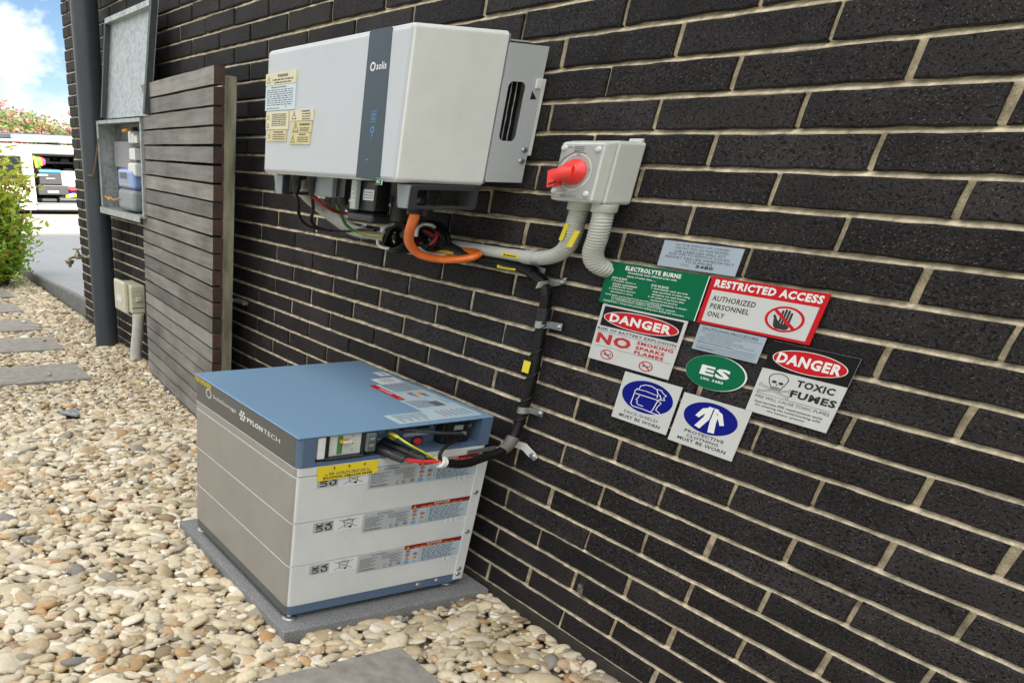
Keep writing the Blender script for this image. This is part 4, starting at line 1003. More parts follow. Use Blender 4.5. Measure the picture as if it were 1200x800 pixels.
# heat sink body, side plates, fans
b = MB()
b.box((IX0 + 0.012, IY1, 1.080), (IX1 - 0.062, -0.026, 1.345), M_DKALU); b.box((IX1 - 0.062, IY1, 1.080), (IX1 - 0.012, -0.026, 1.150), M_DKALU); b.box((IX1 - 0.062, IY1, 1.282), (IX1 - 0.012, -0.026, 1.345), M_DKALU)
for q in range(24): b.box((IX0 + 0.03 + q*0.028, -0.135, 1.345), (IX0 + 0.034 + q*0.028, -0.03, 1.3535), M_ALU)
obj('heat_sink', b, inv)
b = MB(); b.rbox((IX0 + 0.004, IY1 - 0.0002, 1.070), (IX1 - 0.004, IY1 + 0.012, 1.357), 0.004, M_GREYP, 2); obj('gasket_frame', b, inv)
def sideplate(x, sgn):
    F_ = Frame((x, 0, 0), (0, 1, 0), (0, 0, 1))
    s0, s1, t0, t1 = -0.118, -0.0655, 1.159, 1.2725
    oy0, oy1, oz0, oz1 = -0.1365, -0.0185, 1.0755, 1.3405
    b = MB(); n = 6; rr = 0.012; ry = 0.014
    hole = []
    for cx, cz, a0 in ((s1 - ry, t1 - rr, 0), (s0 + ry, t1 - rr, 90), (s0 + ry, t0 + rr, 180), (s1 - ry, t0 + rr, 270)):
        for i in range(n + 1):
            a = math.radians(a0 + 90*i/n); hole.append((cx + ry*math.cos(a), cz + rr*math.sin(a)))
    outr = []
    for a, z in hole:                                     # push hole points out to the plate edge
        t = max(abs((a - (s0+s1)/2)/((s1-s0)/2)), abs((z - (t0+t1)/2)/((t1-t0)/2)))
        du, dv = (a - (s0+s1)/2)/((s1-s0)/2)/t, (z - (t0+t1)/2)/((t1-t0)/2)/t
        outr.append(((oy0 + oy1)/2 + du*(oy1-oy0)/2 if abs(du) < 0.999 else (oy0 if du < 0 else oy1), (oz0 + oz1)/2 + dv*(oz1-oz0)/2 if abs(dv) < 0.999 else (oz0 if dv < 0 else oz1)))
    k = len(hole); d0, d1 = (-0.003, 0) 
    vs = [F_.p(a, z, d1) for a, z in hole] + [F_.p(a, z, d1) for a, z in outr] + [F_.p(a, z, d0) for a, z in hole] + [F_.p(a, z, d0) for a, z in outr]
    fs = [(i, k + i, k + (i+1) % k, (i+1) % k) for i in range(k)] + [(2*k + i, i, (i+1) % k, 2*k + (i+1) % k) for i in range(k)] + [(k + i, 3*k + i, 3*k + (i+1) % k, k + (i+1) % k) for i in range(k)] + [(2*k + i, 2*k + (i+1) % k, 3*k + (i+1) % k, 3*k + i) for i in range(k)]
    b.add(vs, fs, M_ALU)
    corners = [(oy1, oz1), (oy0, oz1), (oy0, oz0), (oy1, oz0)]
    for ci in range(4):                                   # fill the four corner triangles
        c = corners[ci]; near = sorted(range(k), key=lambda i: (outr[i][0]-c[0])**2*6 + (outr[i][1]-c[1])**2)[:2]
        b.poly([outr[near[0]], c, outr[near[1]]], F_, d1, M_ALU); b.poly([outr[near[1]], c, outr[near[0]]], F_, d1, M_ALU) if False else None
    if sgn > 0:
        b.poly([(-0.044, 1.2580), (-0.026, 1.2425), (-0.046, 1.2415)], F_, 0.0006, M_INK)
        for y, z in ((-0.031, 1.143), (-0.033, 1.120)): b.lathe([(0, 0.0058), (0.002, 0.0055), (0.0035, 0.003)], (x, y, z), (1, 0, 0), M_ZINC, 12, (1, 1.7, 1))
        b.rbox((x - 0.001, -0.038, 1.262), (x + 0.004, -0.020, 1.281), 0.0015, M_SIDE, 1)
    return b
pr_ = obj('side_plate', sideplate(IX1 + 0.0005, 1), inv)
obj('side_plate', sideplate(IX0 + 0.008, -1), inv)
b = MB()
for q, y in enumerate((-0.109, -0.094, -0.078)):            # scalloped fins behind the slot
    vs = []
    for i in range(41):
        z = 1.150 + 0.131*i/40; xx = 0.5 + 0.5*math.sin(i/40*math.pi*5.2 + q*1.1)
        vs += [(IX1 - 0.022, y + 0.0005 + 0.0075*xx, z), (IX1 - 0.016, y - 0.001, z)]
    b.add(vs, [(2*i, 2*i+1, 2*i+3, 2*i+2) for i in range(40)], M_GREYP)
    b.box((IX1 - 0.0160, y - 0.0022, 1.150), (IX1 - 0.0145, y - 0.0008, 1.281), M_ALU)
b.box((IX1 - 0.060, -0.130, 1.140), (IX1 - 0.055, -0.050, 1.290), M_INK)
obj('fan_guard', b, inv)
b = MB(); b.rbox((-1.50, -0.0145, 1.132), (-0.823, -0.0025, 1.282), 0.0015, M_SIDE, 1); obj('wall_bracket', b, inv)
def handle(x0, x1, tilt):
    b = MB()
    F_ = Frame((x1, 0, 0), (0, 1, 0), (0, 0, 1))
    n = 5
    def rr(y0, y1, z0, z1, r):
        o = []
        for cx, cz, a0 in ((y1 - r*1.3, z1 - r, 0), (y0 + r*1.3, z1 - r, 90), (y0 + r*1.3, z0 + r, 180), (y1 - r*1.3, z0 + r, 270)):
            for i in range(n + 1):
                a = math.radians(a0 + 90*i/n); o.append((cx + 1.3*r*math.cos(a), cz + r*math.sin(a)))
        return o
    O = rr(-0.356, -0.146, 1.0155, 1.0668, 0.008); H = rr(-0.332, -0.163, 1.0235, 1.0560, 0.004)
    k = len(O); w = x1 - x0
    vs = []
    for d, ins in ((-w, 0), (-0.004, 0), (0, 0.0025)):
        vs += [F_.p(a + (0.25 - a*0 if False else 0), z, d) for a, z in [((y - (-0.251))*(1 - ins*8) - 0.251, (z - 1.041)*(1 - ins*30) + 1.041) for y, z in O]]
    for d, ins in ((0, 0.0), (-w, 0)): vs += [F_.p(a, z, d) for a, z in H]
    fs = []
    for a_, b_ in ((0, 1), (1, 2), (2, 3), (3, 4), (4, 0)):
        fs += [(a_*k + i, a_*k + (i+1) % k, b_*k + (i+1) % k, b_*k + i) for i in range(k)]
    b.add(vs, fs, M_DARK, False)
    if tilt: b.prism([(x0 - 0.004, 1.0655), (x1, 1.0655), (x1 - 0.001, 1.018), (x0 + 0.012, 1.018)], Frame((0, -0.3535, 0), (1, 0, 0), (0, 0, 1)), 0, 0.004, M_GREYP)
    return b
obj('handle', handle(-0.872, -0.822, 1), inv)
obj('handle', handle(-1.548, -1.496, 1), inv)
# terminal glands and plugs under the cover
b = MB(); b.rbox((-1.368, -0.315, 1.0195), (-1.262, -0.20, 1.068), 0.003, M_GREYP, 2); b.box((-1.2615, -0.300, 1.022), (-1.215, -0.20, 1.067), M_BLACK)
for x in (-1.345, -1.305, -1.27): b.lathe([(0, 0.012), (0.014, 0.012), (0.018, 0.008)], (x, -0.27, 1.0195), (0, 0, -1), M_BLACK, 10, (1.4, 1.4, 1))
obj('terminal_box', b, inv)
b = MB()
b.rbox((-1.122, -0.325, 0.996), (-1.018, -0.275, 1.068), 0.006, M_BLACK, 2); b.rbox((-1.138, -0.334, 0.972), (-1.006, -0.270, 0.9955), 0.008, M_BLACK, 2)
F_ = Frame((0, -0.3252, 0), (1, 0, 0), (0, 0, 1)); b.rect(F_, -1.074, 1.0235, -1.022, 1.0475, M_PAPER, 0.0008)
for i in range(3): b.scrib(F_, -1.070, -1.027, 1.040 - i*0.006, 0.0025, M_INKG, 0.0012, i)
obj('supply_plug', b, inv)
b = MB(); b.rbox((-1.114, -0.343, 1.000), (-1.086, -0.3268, 1.068), 0.004, mat('logger_stick_grey', (0.42, 0.45, 0.42), 0.45), 2)
F_ = Frame((0, -0.3432, 0), (1, 0, 0), (0, 0, 1))
for i, (z, w) in enumerate(((1.020, .008), (1.030, .005), (1.040, .008), (1.050, .004))): b.rect(F_, -1.100 - w/2, z, -1.100 + w/2, z + 0.003, M_INKW, 0.0004)
obj('data_logger', b, inv)
b = MB()
for x, y, l_ in ((-1.452, -0.33, 0.045), (-1.425, -0.29, 0.03), (-1.40, -0.25, 0.03), (-1.375, -0.315, 0.05)):
    b.lathe([(0, 0.014), (0.012, 0.014), (0.013, 0.0105), (l_*0.7, 0.0105), (l_, 0.006)], (x, y, 1.067), (0, 0, -1), M_BLACK, 12, (1.4, 1.4, 1))
obj('data_gland', b, inv)
b = MB()
for x, y, l_ in ((-0.98, -0.27, 0.085), (-1.01, -0.20, 0.08), (-0.94, -0.22, 0.07)):
    b.lathe([(0, 0.022), (0.03, 0.022), (0.032, 0.017), (l_, 0.017)], (x, y, 1.067), (0, 0, -1), M_BLACK, 14, (1.4, 1.4, 1))
obj('supply_gland', b, inv)
b = MB(); b.lathe([(0, 0.017), (0.024, 0.017), (0.026, 0.019), (0.045, 0.019), (0.047, 0.0145), (0.060, 0.0145)], (-0.868, -0.300, 1.064), (0, 0, -1), M_BLACK, 14, (1.4, 1.4, 1))
obj('battery_gland', b, inv)

# ================================================================== isolator switch
iso = thing('isolator_switch', (-0.54, -0.02, 1.10), 'grey square isolator box on brick wall with a red rotary handle', 'isolator')
b = MB()
b.rbox((-0.607, -0.085, 1.046), (-0.474, -0.002, 1.1600), 0.007, M_ISO, 3)
b.rbox((-0.604, -0.088, 1.049), (-0.477, -0.0845, 1.157), 0.001, M_ISO, 1)
bm = bmesh.new(); bmesh.ops.create_cube(bm, size=1)
for q in bm.verts:
    s_ = 0.93 if q.co.y < 0 else 1.0
    q.co = Vector((-0.5405 + q.co.x*0.133*s_, -0.1035 + q.co.y*0.035, 1.103 + q.co.z*0.114*s_))
bmesh.ops.bevel(bm, geom=bm.edges[:], offset=0.006, segments=3, profile=0.5, affect='EDGES')
b.bmadd(bm, lambda n: M_ISOF if n.y < -0.9 else M_ISO)
b.rbox((-0.520, -0.012, 1.158), (-0.484, -0.002, 1.166), 0.002, M_ISO, 1)
body = obj('body', b, iso)
FS = Frame((0, -0.1212, 0), (1, 0, 0), (0, 0, 1))
for x, z in ((-0.591, 1.146), (-0.492, 1.144), (-0.594, 1.066), (-0.497, 1.064)):
    b = MB(); b.lathe([(0, 0.0062), (0.003, 0.0058), (0.0048, 0.003)], (x, -0.120, z), (0, -1, 0), M_ISO, 12, (1.45, 1, 1))
    obj('cover_screw', b, iso)
b = MB(); b.ring(FS, -0.543, 1.103, 0.047, 0.034, 0.004, 0.003, M_ISO, 0.0005, 40)
b.line(FS, [(-0.601, 1.112), (-0.585, 1.128), (-0.555, 1.139), (-0.525, 1.136)], 0.0015, M_INKG, 0.0006, 1.5); b.line(FS, [(-0.600, 1.062), (-0.56, 1.064), (-0.52, 1.075), (-0.502, 1.092)], 0.0015, M_ISO, 0.0006, 1.5)
b.rect(FS, -0.583, 1.1470, -0.563, 1.1505, M_INKW, 0.0005); b.scrib(FS, -0.581, -0.565, 1.1477, 0.002, M_INK, 0.0009, 3)
b.text(FS, 'MAIN SWITCH', -0.572, 1.0560, -0.522, 1.0605, M_INKG, 0.0005, 0); b.text(FS, 'OFF', -0.551, 1.1325, -0.539, 1.1365, M_INKG, 0.0009, 0); b.text(FS, 'ON', -0.508, 1.106, -0.500, 1.1095, M_INKG, 0.0009, 0)
for i in range(3): b.scrib(FS, -0.560, -0.532, 1.1470 - i*0.0035, 0.0018, M_INKG, 0.0005, i)
obj('face_print', b, iso)
b = MB()
b.lathe([(0, 0.0235), (0.006, 0.0235), (0.007, 0.0195), (0.022, 0.0185), (0.024, 0.016)], (-0.543, -0.1210, 1.103), (0, -1, 0), M_RED, 24, (1.4, 1, 1))
b.tube([(-0.528, -0.142, 1.104), (-0.550, -0.149, 1.101), (-0.562, -0.149, 1.0965), (-0.574, -0.148, 1.092)], lambda t: 0.0145 - 0.0015*t, M_RED, 14, 6, (1.25, 0.95, 1))
b.obox((-0.573, -0.147, 1.0905), (1, 0, 0.25), (0, 1, 0), (-0.25, 0, 1), (0.010, 0.0125, 0.0160), M_RED)
b.obox((-0.5830, -0.147, 1.0882), (1, 0, 0.25), (0, 1, 0), (-0.25, 0, 1), (0.0015, 0.009, 0.011), M_INK)
b.obox((-0.566, -0.1598, 1.0815), (1, 0, 0.25), (0, 1, 0), (-0.25, 0, 1), (0.009, 0.0012, 0.0015), M_INK)
obj('handle', b, iso)
b = MB()
for x, y in ((-0.572, -0.052), (-0.490, -0.062)):
    b.lathe([(0, 0.0215), (0.014, 0.0215), (0.016, 0.019)], (x, y, 1.0465), (0, 0, -1), M_COND, 20, (1.4, 1.25, 1))
obj('conduit_socket', b, iso)
AN = (1.42, 1.42, 1)
b = MB(); b.tube([(-0.572, -0.052, 1.033), (-0.5718, -0.054, 1.0041), (-0.574, -0.052, 0.980), (-0.5917, -0.045, 0.9519), (-0.6315, -0.035, 0.9327), (-0.6884, -0.028, 0.9213), (-0.7402, -0.026, 0.9190)], 0.0150, M_COND, 14, 12, AN, ridge=(0.0056, 0.0012))
b.tube([(-0.735, -0.026, 0.9190), (-0.7602, -0.026, 0.9188), (-0.8429, -0.025, 0.9176), (-0.9875, -0.025, 0.9173), (-1.169, -0.025, 0.9141), (-1.3756, -0.025, 0.9105), (-1.5003, -0.027, 0.9101)], 0.0128, M_COND, 14, 10, AN, ridge=(0.0056, 0.0013))
b.tube([(-1.495, -0.027, 0.9101), (-1.555, -0.03, 0.9120), (-1.6064, -0.035, 0.9190), (-1.6644, -0.05, 0.9380), (-1.7012, -0.09, 0.9684), (-1.660, -0.17, 1.004), (-1.600, -0.23, 1.035), (-1.56, -0.25, 1.066)], 0.0150, M_COND, 14, 12, AN, ridge=(0.0056, 0.0012))
ca = props(obj('conduit', b, loc=(-1.1, -0.025, 0.917)), 'long grey corrugated conduit running under the inverter to the isolator', 'conduit')
b = MB(); F_ = Frame((0, -0.0462, 0), (1, 0, 0), (0, 0, 1))
b.prism([(-0.808, 0.9145), (-0.745, 0.9140), (-0.745, 0.9225), (-0.808, 0.9230)], F_, -0.002, 0.0005, M_YEL); b.scrib(F_, -0.800, -0.752, 0.9165, 0.0035, M_INK, 0.001, 2)
b.prism([(-0.588, 0.970), (-0.576, 0.970), (-0.568, 1.003), (-0.580, 1.003)], Frame((0, -0.0770, 0), (1, 0, 0), (0, 0, 1)), -0.002, 0.001, M_YEL)
obj('yellow_tag', b, ca)
b = MB(); b.tube([(-0.490, -0.062, 1.033), (-0.4885, -0.062, 1.0102), (-0.494, -0.056, 0.9796), (-0.5051, -0.046, 0.9524), (-0.5046, -0.030, 0.9310), (-0.4956, -0.010, 0.9205), (-0.490, 0.006, 0.9170)], 0.0160, M_COND, 14, 12, AN, ridge=(0.0056, 0.0012))
cb_ = props(obj('conduit', b, loc=(-0.49, -0.05, 0.98)), 'short grey corrugated conduit bending from the isolator into the wall', 'conduit')
b = MB(); b.prism([(-0.551, 0.960), (-0.535, 0.960), (-0.521, 0.993), (-0.537, 0.993)], Frame((0, -0.0855, 0), (1, 0, 0), (0, 0, 1)), -0.002, 0.001, M_YEL); obj('yellow_tag', b, cb_)

# ================================================================== cables under the inverter
cable('data_cable', [([(-1.452, -0.33, 1.024), (-1.4346, -0.33, 0.9963), (-1.4465, -0.315, 0.9601), (-1.4942, -0.26, 0.9349), (-1.5675, -0.18, 0.92), (-1.625, -0.1, 0.9106), (-1.5839, -0.06, 0.9111), (-1.4933, -0.05, 0.9229), (-1.4163, -0.05, 0.9263)], 0.0036, M_CABLE)], 'longest thin black cable looping below the left end of the inverter')
cable('data_cable', [([(-1.375, -0.315, 1.019), (-1.4265, -0.28, 0.9793), (-1.4869, -0.25, 0.9527), (-1.5448, -0.2, 0.9289), (-1.6194, -0.11, 0.911)], 0.0036, M_CABLE)], 'short thin black cable curving inside the longer black loop under the inverter')
cable('pv_cable', [([(-1.375, -0.315, 1.019), (-1.366, -0.27, 0.9925), (-1.382, -0.22, 0.9777), (-1.3713, -0.18, 0.9731), (-1.3352, -0.14, 0.9688), (-1.3016, -0.1, 0.971), (-1.2171, -0.08, 0.9722), (-1.1645, -0.08, 0.9713), (-1.10, -0.09, 0.962)], 0.0042, M_CRED)], 'dark red cable sagging behind the plugs under the inverter')
b = MB(); gp = [(-1.400, -0.22, 1.012), (-1.4132, -0.2, 0.9884), (-1.438, -0.17, 0.9644), (-1.4672, -0.13, 0.9369), (-1.4656, -0.1, 0.9227), (-1.433, -0.07, 0.9132), (-1.3478, -0.06, 0.9129)]
b.tube(gp, 0.0036, M_CGRN); b.tube([(x, y - 0.003, z + 0.0015) for x, y, z in gp], 0.0024, M_CYEL)
props(obj('earth_cable', b, loc=(-1.43, -0.1, 0.95)), 'green and yellow earth wire hanging under the inverter', 'cable')
b = MB()
b.tube([(-0.868, -0.300, 1.010), (-0.8687, -0.298, 0.9979), (-0.8887, -0.29, 0.9759), (-0.9204, -0.27, 0.9527), (-0.9393, -0.25, 0.9326), (-0.9505, -0.22, 0.9134), (-0.9453, -0.19, 0.9015), (-0.9358, -0.15, 0.8957), (-0.9077, -0.12, 0.8972), (-0.8924, -0.09, 0.9014), (-0.884, -0.07, 0.9075), (-0.8963, -0.052, 0.9118), (-0.93, -0.045, 0.9125), (-0.9727, -0.045, 0.9094), (-1.0277, -0.045, 0.9009), (-1.0853, -0.045, 0.893), (-1.130, -0.045, 0.890)], 0.0090, M_ORANGE, 16, 8, (1.5, 1.5, 1))
props(obj('orange_conduit', b, loc=(-0.93, -0.15, 0.93)), 'bright orange flexible conduit loop hanging below the inverter', 'conduit')
def coil(cx, cy, cz, rx, rz, n, M, seed, r=0.0042):
    q = random.Random(seed); b = MB()
    for j in range(n):
        a0 = q.uniform(0, 6.28); ex, ez = rx*q.uniform(0.72, 1.04), rz*q.uniform(0.72, 1.06); oy = q.uniform(-0.025, 0.03); tl = q.uniform(-0.35, 0.35)
        pts = [(cx + ex*math.cos(a0 + 6.283*i/14), cy + oy + 0.018*math.sin(a0*2 + 6.283*i/14) + tl*0.03*math.cos(6.283*i/14), cz + ez*math.sin(a0 + 6.283*i/14) + tl*ex*0.2*math.cos(a0 + 6.283*i/14)) for i in range(15)]
        b.tube(pts, r, M[j % len(M)], 8, 4)
    return b
b = coil(-1.178, -0.115, 0.926, 0.070, 0.036, 13, [M_CABLE]*5 + [M_CRED] + [M_CABLE]*4, 3, 0.0036)
b.tube([(-1.23, -0.16, 0.915), (-1.215, -0.165, 0.905), (-1.19, -0.165, 0.900), (-1.165, -0.16, 0.900)], 0.0036, M_CWHT)
b.tube([(-1.215, -0.12, 0.958), (-1.208, -0.155, 0.950), (-1.212, -0.16, 0.938)], 0.0034, M_CWHT)
props(obj('cable_coil', b, loc=(-1.178, -0.115, 0.926)), 'coil of black and red solar cable left of the orange conduit', 'cable coil')
b = coil(-1.045, -0.115, 0.940, 0.058, 0.035, 11, [M_CABLE]*7 + [M_CRED] + [M_CABLE]*3, 9, 0.0036)
b.tube([(-0.9847, -0.20, 0.9454), (-0.9847, -0.2, 0.9633), (-0.9879, -0.18, 0.973), (-0.9897, -0.15, 0.9709), (-1.0301, -0.1, 0.9578)], 0.0034, M_CWHT)
b.tube([(-0.9686, -0.2, 0.9206), (-0.966, -0.18, 0.9105), (-1.0056, -0.12, 0.8998), (-1.0069, -0.08, 0.8971)], 0.0034, M_CWHT)
b.tube([(-1.1273, -0.06, 0.8893), (-1.088, -0.07, 0.9006), (-1.02, -0.075, 0.9061), (-0.98, -0.07, 0.905)], 0.0034, M_CYEL)
props(obj('cable_coil', b, loc=(-1.045, -0.115, 0.94)), 'coil of black cable with white ties right of the orange conduit', 'cable coil')
b = MB()
b.tube([(-1.113, -0.10, 0.9596), (-1.0732, -0.085, 0.9437), (-1.0331, -0.07, 0.9249), (-0.9919, -0.056, 0.9119), (-0.940, -0.048, 0.9030), (-0.90, -0.04, 0.900)], 0.0105, M_LOOM, 12)
b.tube([(-1.37, -0.03, 0.9181), (-1.1579, -0.03, 0.9006), (-1.0315, -0.03, 0.8929), (-0.921, -0.030, 0.8977), (-0.8288, -0.026, 0.9001), (-0.7484, -0.024, 0.8959), (-0.70, -0.024, 0.888)], 0.0110, M_CABLE, 12)
b.tube([(-0.9865, -0.02, 0.8942), (-0.8747, -0.02, 0.891), (-0.7898, -0.022, 0.893), (-0.7112, -0.025, 0.8881), (-0.675, -0.026, 0.880)], 0.0095, M_CABLE, 12)
b.prism([(-0.826, 0.8855), (-0.754, 0.8865), (-0.754, 0.8965), (-0.826, 0.8955)], Frame((0, -0.0375, 0), (1, 0, 0), (0, 0, 1)), -0.002, 0.001, M_YEL); b.scrib(Frame((0, -0.0375, 0), (1, 0, 0), (0, 0, 1)), -0.816, -0.764, 0.8895, 0.004, M_INK, 0.0016, 8)
props(obj('battery_cable', b, loc=(-1.0, -0.03, 0.9)), 'black battery cables with a yellow tag along the wall below the grey conduit', 'cable')
cable('pv_cable', [([(-1.1275, -0.125, 0.9693), (-1.0888, -0.105, 0.9552), (-1.0516, -0.088, 0.9424), (-1.0091, -0.078, 0.9272)], 0.0052, M_CRED)], 'short red cable crossing the black coil right of the orange conduit')
b = MB(); b.tube([(-1.30, -0.05, 0.940), (-1.262, -0.055, 0.935), (-1.235, -0.06, 0.930)], 0.0115, M_COND, 12, 6, AN, ridge=(0.005, 0.001)); b.rbox((-1.40, -0.045, 0.921), (-1.37, -0.005, 0.938), 0.002, M_ZINC, 1)
props(obj('conduit', b, loc=(-1.26, -0.055, 0.935)), 'stub of grey corrugated conduit beside the left cable coil', 'conduit')

# saddles: zinc half bands with a tab and a screw
def saddle(c, axis, r, tab, label, group=None, wide=0.016):
    c = Vector(c); ax = Vector(axis).normalized(); td = Vector(tab).normalized(); up_ = Vector((0, -1, 0))
    b = MB(); n = 14
    vs = []
    for i in range(n + 1):
        a = math.pi * i / n
        p = c + td * (math.cos(a) * r * (0.95 if abs(td.x) > 0.6 else 1.1)) + up_ * (math.sin(a) * r * 2.15)
        for d_, k in ((-wide/2, 0), (wide/2, 0)): vs.append(p + ax * d_)
        q = c + td * (math.cos(a) * r * (0.95 if abs(td.x) > 0.6 else 1.1) * 1.08) + up_ * (math.sin(a) * r * 2.15 * 1.05)
        for d_ in (-wide/2, wide/2): vs.append(q + ax * d_)
    fs = []
    for i in range(n):
        o, p = 4*i, 4*i + 4
        fs += [(o, o+1, p+1, p), (o+2, p+2, p+3, o+3), (o, p, p+2, o+2), (o+1, o+3, p+3, p+1)]
    b.add(vs, fs, M_ZINC, False)
    R_ = r * (0.95 if abs(td.x) > 0.6 else 1.1)
    t0 = c + td * R_; L_ = 0.040 if abs(td.x) > 0.6 else 0.02
    b.obox(t0 + td * (L_ / 2) + up_ * 0.002, td, ax, up_, (L_ / 2, wide / 2, 0.0013), M_ZINC)
    sc_ = t0 + td * (L_ * 0.72) + up_ * 0.003
    b.lathe([(0, 0.0065), (0.003, 0.006), (0.005, 0.003)], sc_, up_, M_ZINC, 12, (1.4, 1, 1))
    return props(obj('pipe_saddle', b, loc=tuple(c)), label, 'pipe saddle', group)
saddle((-0.651, -0.012, 0.866), (0.35, 0, 1), 0.0165, (1, 0, 0.28), 'zinc saddle tilted at the top bend of the black loom', 'zinc pipe saddles')
saddle((-0.6305, -0.008, 0.778), (0, 0, 1), 0.0165, (1, 0, 0.02), 'zinc saddle across the upper straight of the black loom below the top bend', 'zinc pipe saddles')
saddle((-0.6205, -0.008, 0.566), (0, 0, 1), 0.0165, (1, 0, 0.02), 'zinc saddle low on the black loom beside the face shield sign', 'zinc pipe saddles')
saddle((-0.688, -0.012, 0.9195), (1, 0, -0.05), 0.0165, (0, 0, -1), 'zinc saddle where the grey conduit meets the black loom, tab hanging down', 'zinc pipe saddles', 0.03)
saddle((-1.66, -0.01, 0.930), (0.75, 0, -0.3), 0.0165, (-0.2, 0, 1), 'zinc saddle on the left bend of the grey conduit under the inverter', 'zinc pipe saddles', 0.02)
saddle((-1.54, -0.01, 0.911), (1, 0, 0.0), 0.0165, (0, 0, 1), 'zinc saddle on the straight grey conduit just right of its left bend', 'zinc pipe saddles', 0.02)
b = MB()                                                   # flat zinc strap that ties the loom to the wall near the battery
b.prism([(-0.690, 0.440), (-0.655, 0.455), (-0.605, 0.457), (-0.575, 0.446), (-0.556, 0.443), (-0.548, 0.4525), (-0.556, 0.462), (-0.600, 0.477), (-0.655, 0.4735), (-0.695, 0.456)], Frame((0, -0.006, 0), (1, 0, 0), (0, 0, 1)), 0, 0.003, M_CWHT)
b.lathe([(0, 0.009), (0.003, 0.0085), (0.005, 0.0045)], (-0.562, -0.009, 0.4535), (0, -1, 0), M_ZINC, 16, (1.4, 1, 1))
b.obox((-0.640, -0.045, 0.4630), (0.4, -0.9, 0.0), (0, 0, 1), (0.9, 0.4, 0), (0.048, 0.0055, 0.0016), M_CWHT)
b.obox((-0.648, -0.118, 0.4560), (0, 1, 0.02), (0, 0, 1), (1, 0, 0), (0.050, 0.0055, 0.0016), M_ZINC)
props(obj('pipe_strap', b, loc=(-0.61, -0.01, 0.46)), 'white metal strap holding the black loom to the wall beside the battery', 'strap')

# ================================================================== signs
def sign(name, x0, x1, z0, z1, M, label, curl=0.0, seed=0):
    """thin panel a little off the brick faces; print is laid on it in sign fractions (u right, v down)"""
    b = MB(); r = random.Random(seed)
    n = 12; yb = -0.0040
    def yy(u, v): return yb - 0.0012 - curl * (0.6 * u + 0.3 * v)
    vs = []
    for d in (0, 1):
        for j in range(5):
            for i in range(n + 1):
                u, v = i / n, j / 4; vs.append((x0 + u*(x1-x0), yy(u, v) + (0.0012 if d else 0), z1 - v*(z1-z0)))
    k = (n + 1) * 5; fs = []
    for j in range(4):
        for i in range(n):
            a = j*(n+1) + i; fs.append((a, a + n + 1, a + n + 2, a + 1)); fs.append((k + a, k + a + 1, k + a + n + 2, k + a + n + 1))
    rim = [i for i in range(n + 1)] + [j*(n+1) + n for j in range(1, 5)] + [4*(n+1) + i for i in range(n - 1, -1, -1)] + [j*(n+1) for j in range(3, 0, -1)]
    for i in range(len(rim)): p, q = rim[i], rim[(i+1) % len(rim)]; fs.append((p, q, k + q, k + p))
    b.add(vs, fs, M)
    o = obj(name, b, loc=((x0+x1)/2, yb, (z0+z1)/2)); props(o, label, 'sign', 'safety signs on the brick wall')
    class S: pass
    s = S(); s.o = o; s.w = x1 - x0; s.h = z1 - z0; s.mb = MB()
    s.fr = Frame((x0, yb - 0.0012 - curl*0.95 - 0.0002, z0), (1, 0, 0), (0, 0, 1))
    s.yy = yy; s.x0 = x0; s.z1 = z1
    def conform():                                         # lay the print onto the panel's own curve
        out_ = []
        for x, y, z in s.mb.v:
            u = min(1, max(0, (x - x0)/s.w)); v = min(1, max(0, (z1 - z)/s.h))
            lift = (s.fr.o.y - y)
            out_.append((x, yy(u, v) - 0.00015 - lift, z))
        s.mb.v = out_
    s.conform = conform
    return s
def T(s, t, u0, u1, v0, v1, M, bold=1, lay=1): s.mb.text(s.fr, t, u0*s.w, (1-v1)*s.h, u1*s.w, (1-v0)*s.h, M, 0.0001*lay, bold)
def R(s, u0, u1, v0, v1, M, lay=1): s.mb.rect(s.fr, u0*s.w, (1-v1)*s.h, u1*s.w, (1-v0)*s.h, M, 0.0001*lay)
def Ln(s, pts, w, M, lay=1): s.mb.line(s.fr, [(u*s.w, (1-v)*s.h) for u, v in pts], w, M, 0.0001*lay, 1.5)
def Po(s, pts, M, lay=1): s.mb.poly([(u*s.w, (1-v)*s.h) for u, v in pts], s.fr, 0.0001*lay, M)
def El(s, u, v, ru, rv, M, lay=1, n=48): s.mb.ell(s.fr, u*s.w, (1-v)*s.h, ru*s.w, rv*s.h, M, 0.0001*lay, n)
def Ri(s, u, v, ru, rv, w, M, lay=1): s.mb.ring(s.fr, u*s.w, (1-v)*s.h, ru*s.w, rv*s.h, w*ru*s.w, w*rv*s.h, M, 0.0001*lay, 48)
def done(s, name='lettering'): s.conform(); obj(name, s.mb, s.o)

s = sign('spill_sign', -0.3555, -0.1660, 0.9415, 0.9892, M_SGN_B, 'pale blue spill notice with black capitals above the green burns sign', 0.0008, 1)
for t, u0, u1, v in (('IN THE EVENT OF LIQUID', .17, .84, .075), ('DETECTED IN THE BUND,', .18, .85, .195), ('USE LABELLED SPILL KIT', .17, .82, .315), ('AND PPE TO REMOVE LIQUID.', .10, .89, .435), ('REPORT FAILURE IMMEDIATELY', .08, .95, .555), ('TO SUPPLIER', .35, .70, .675)): T(s, t, u0, u1, v, v + .088, M_INK, 0)
T(s, 'UN:', .31, .42, .80, .885, M_INKG, 0); T(s, '3480', .50, .72, .785, .90, M_INK, 2); done(s)

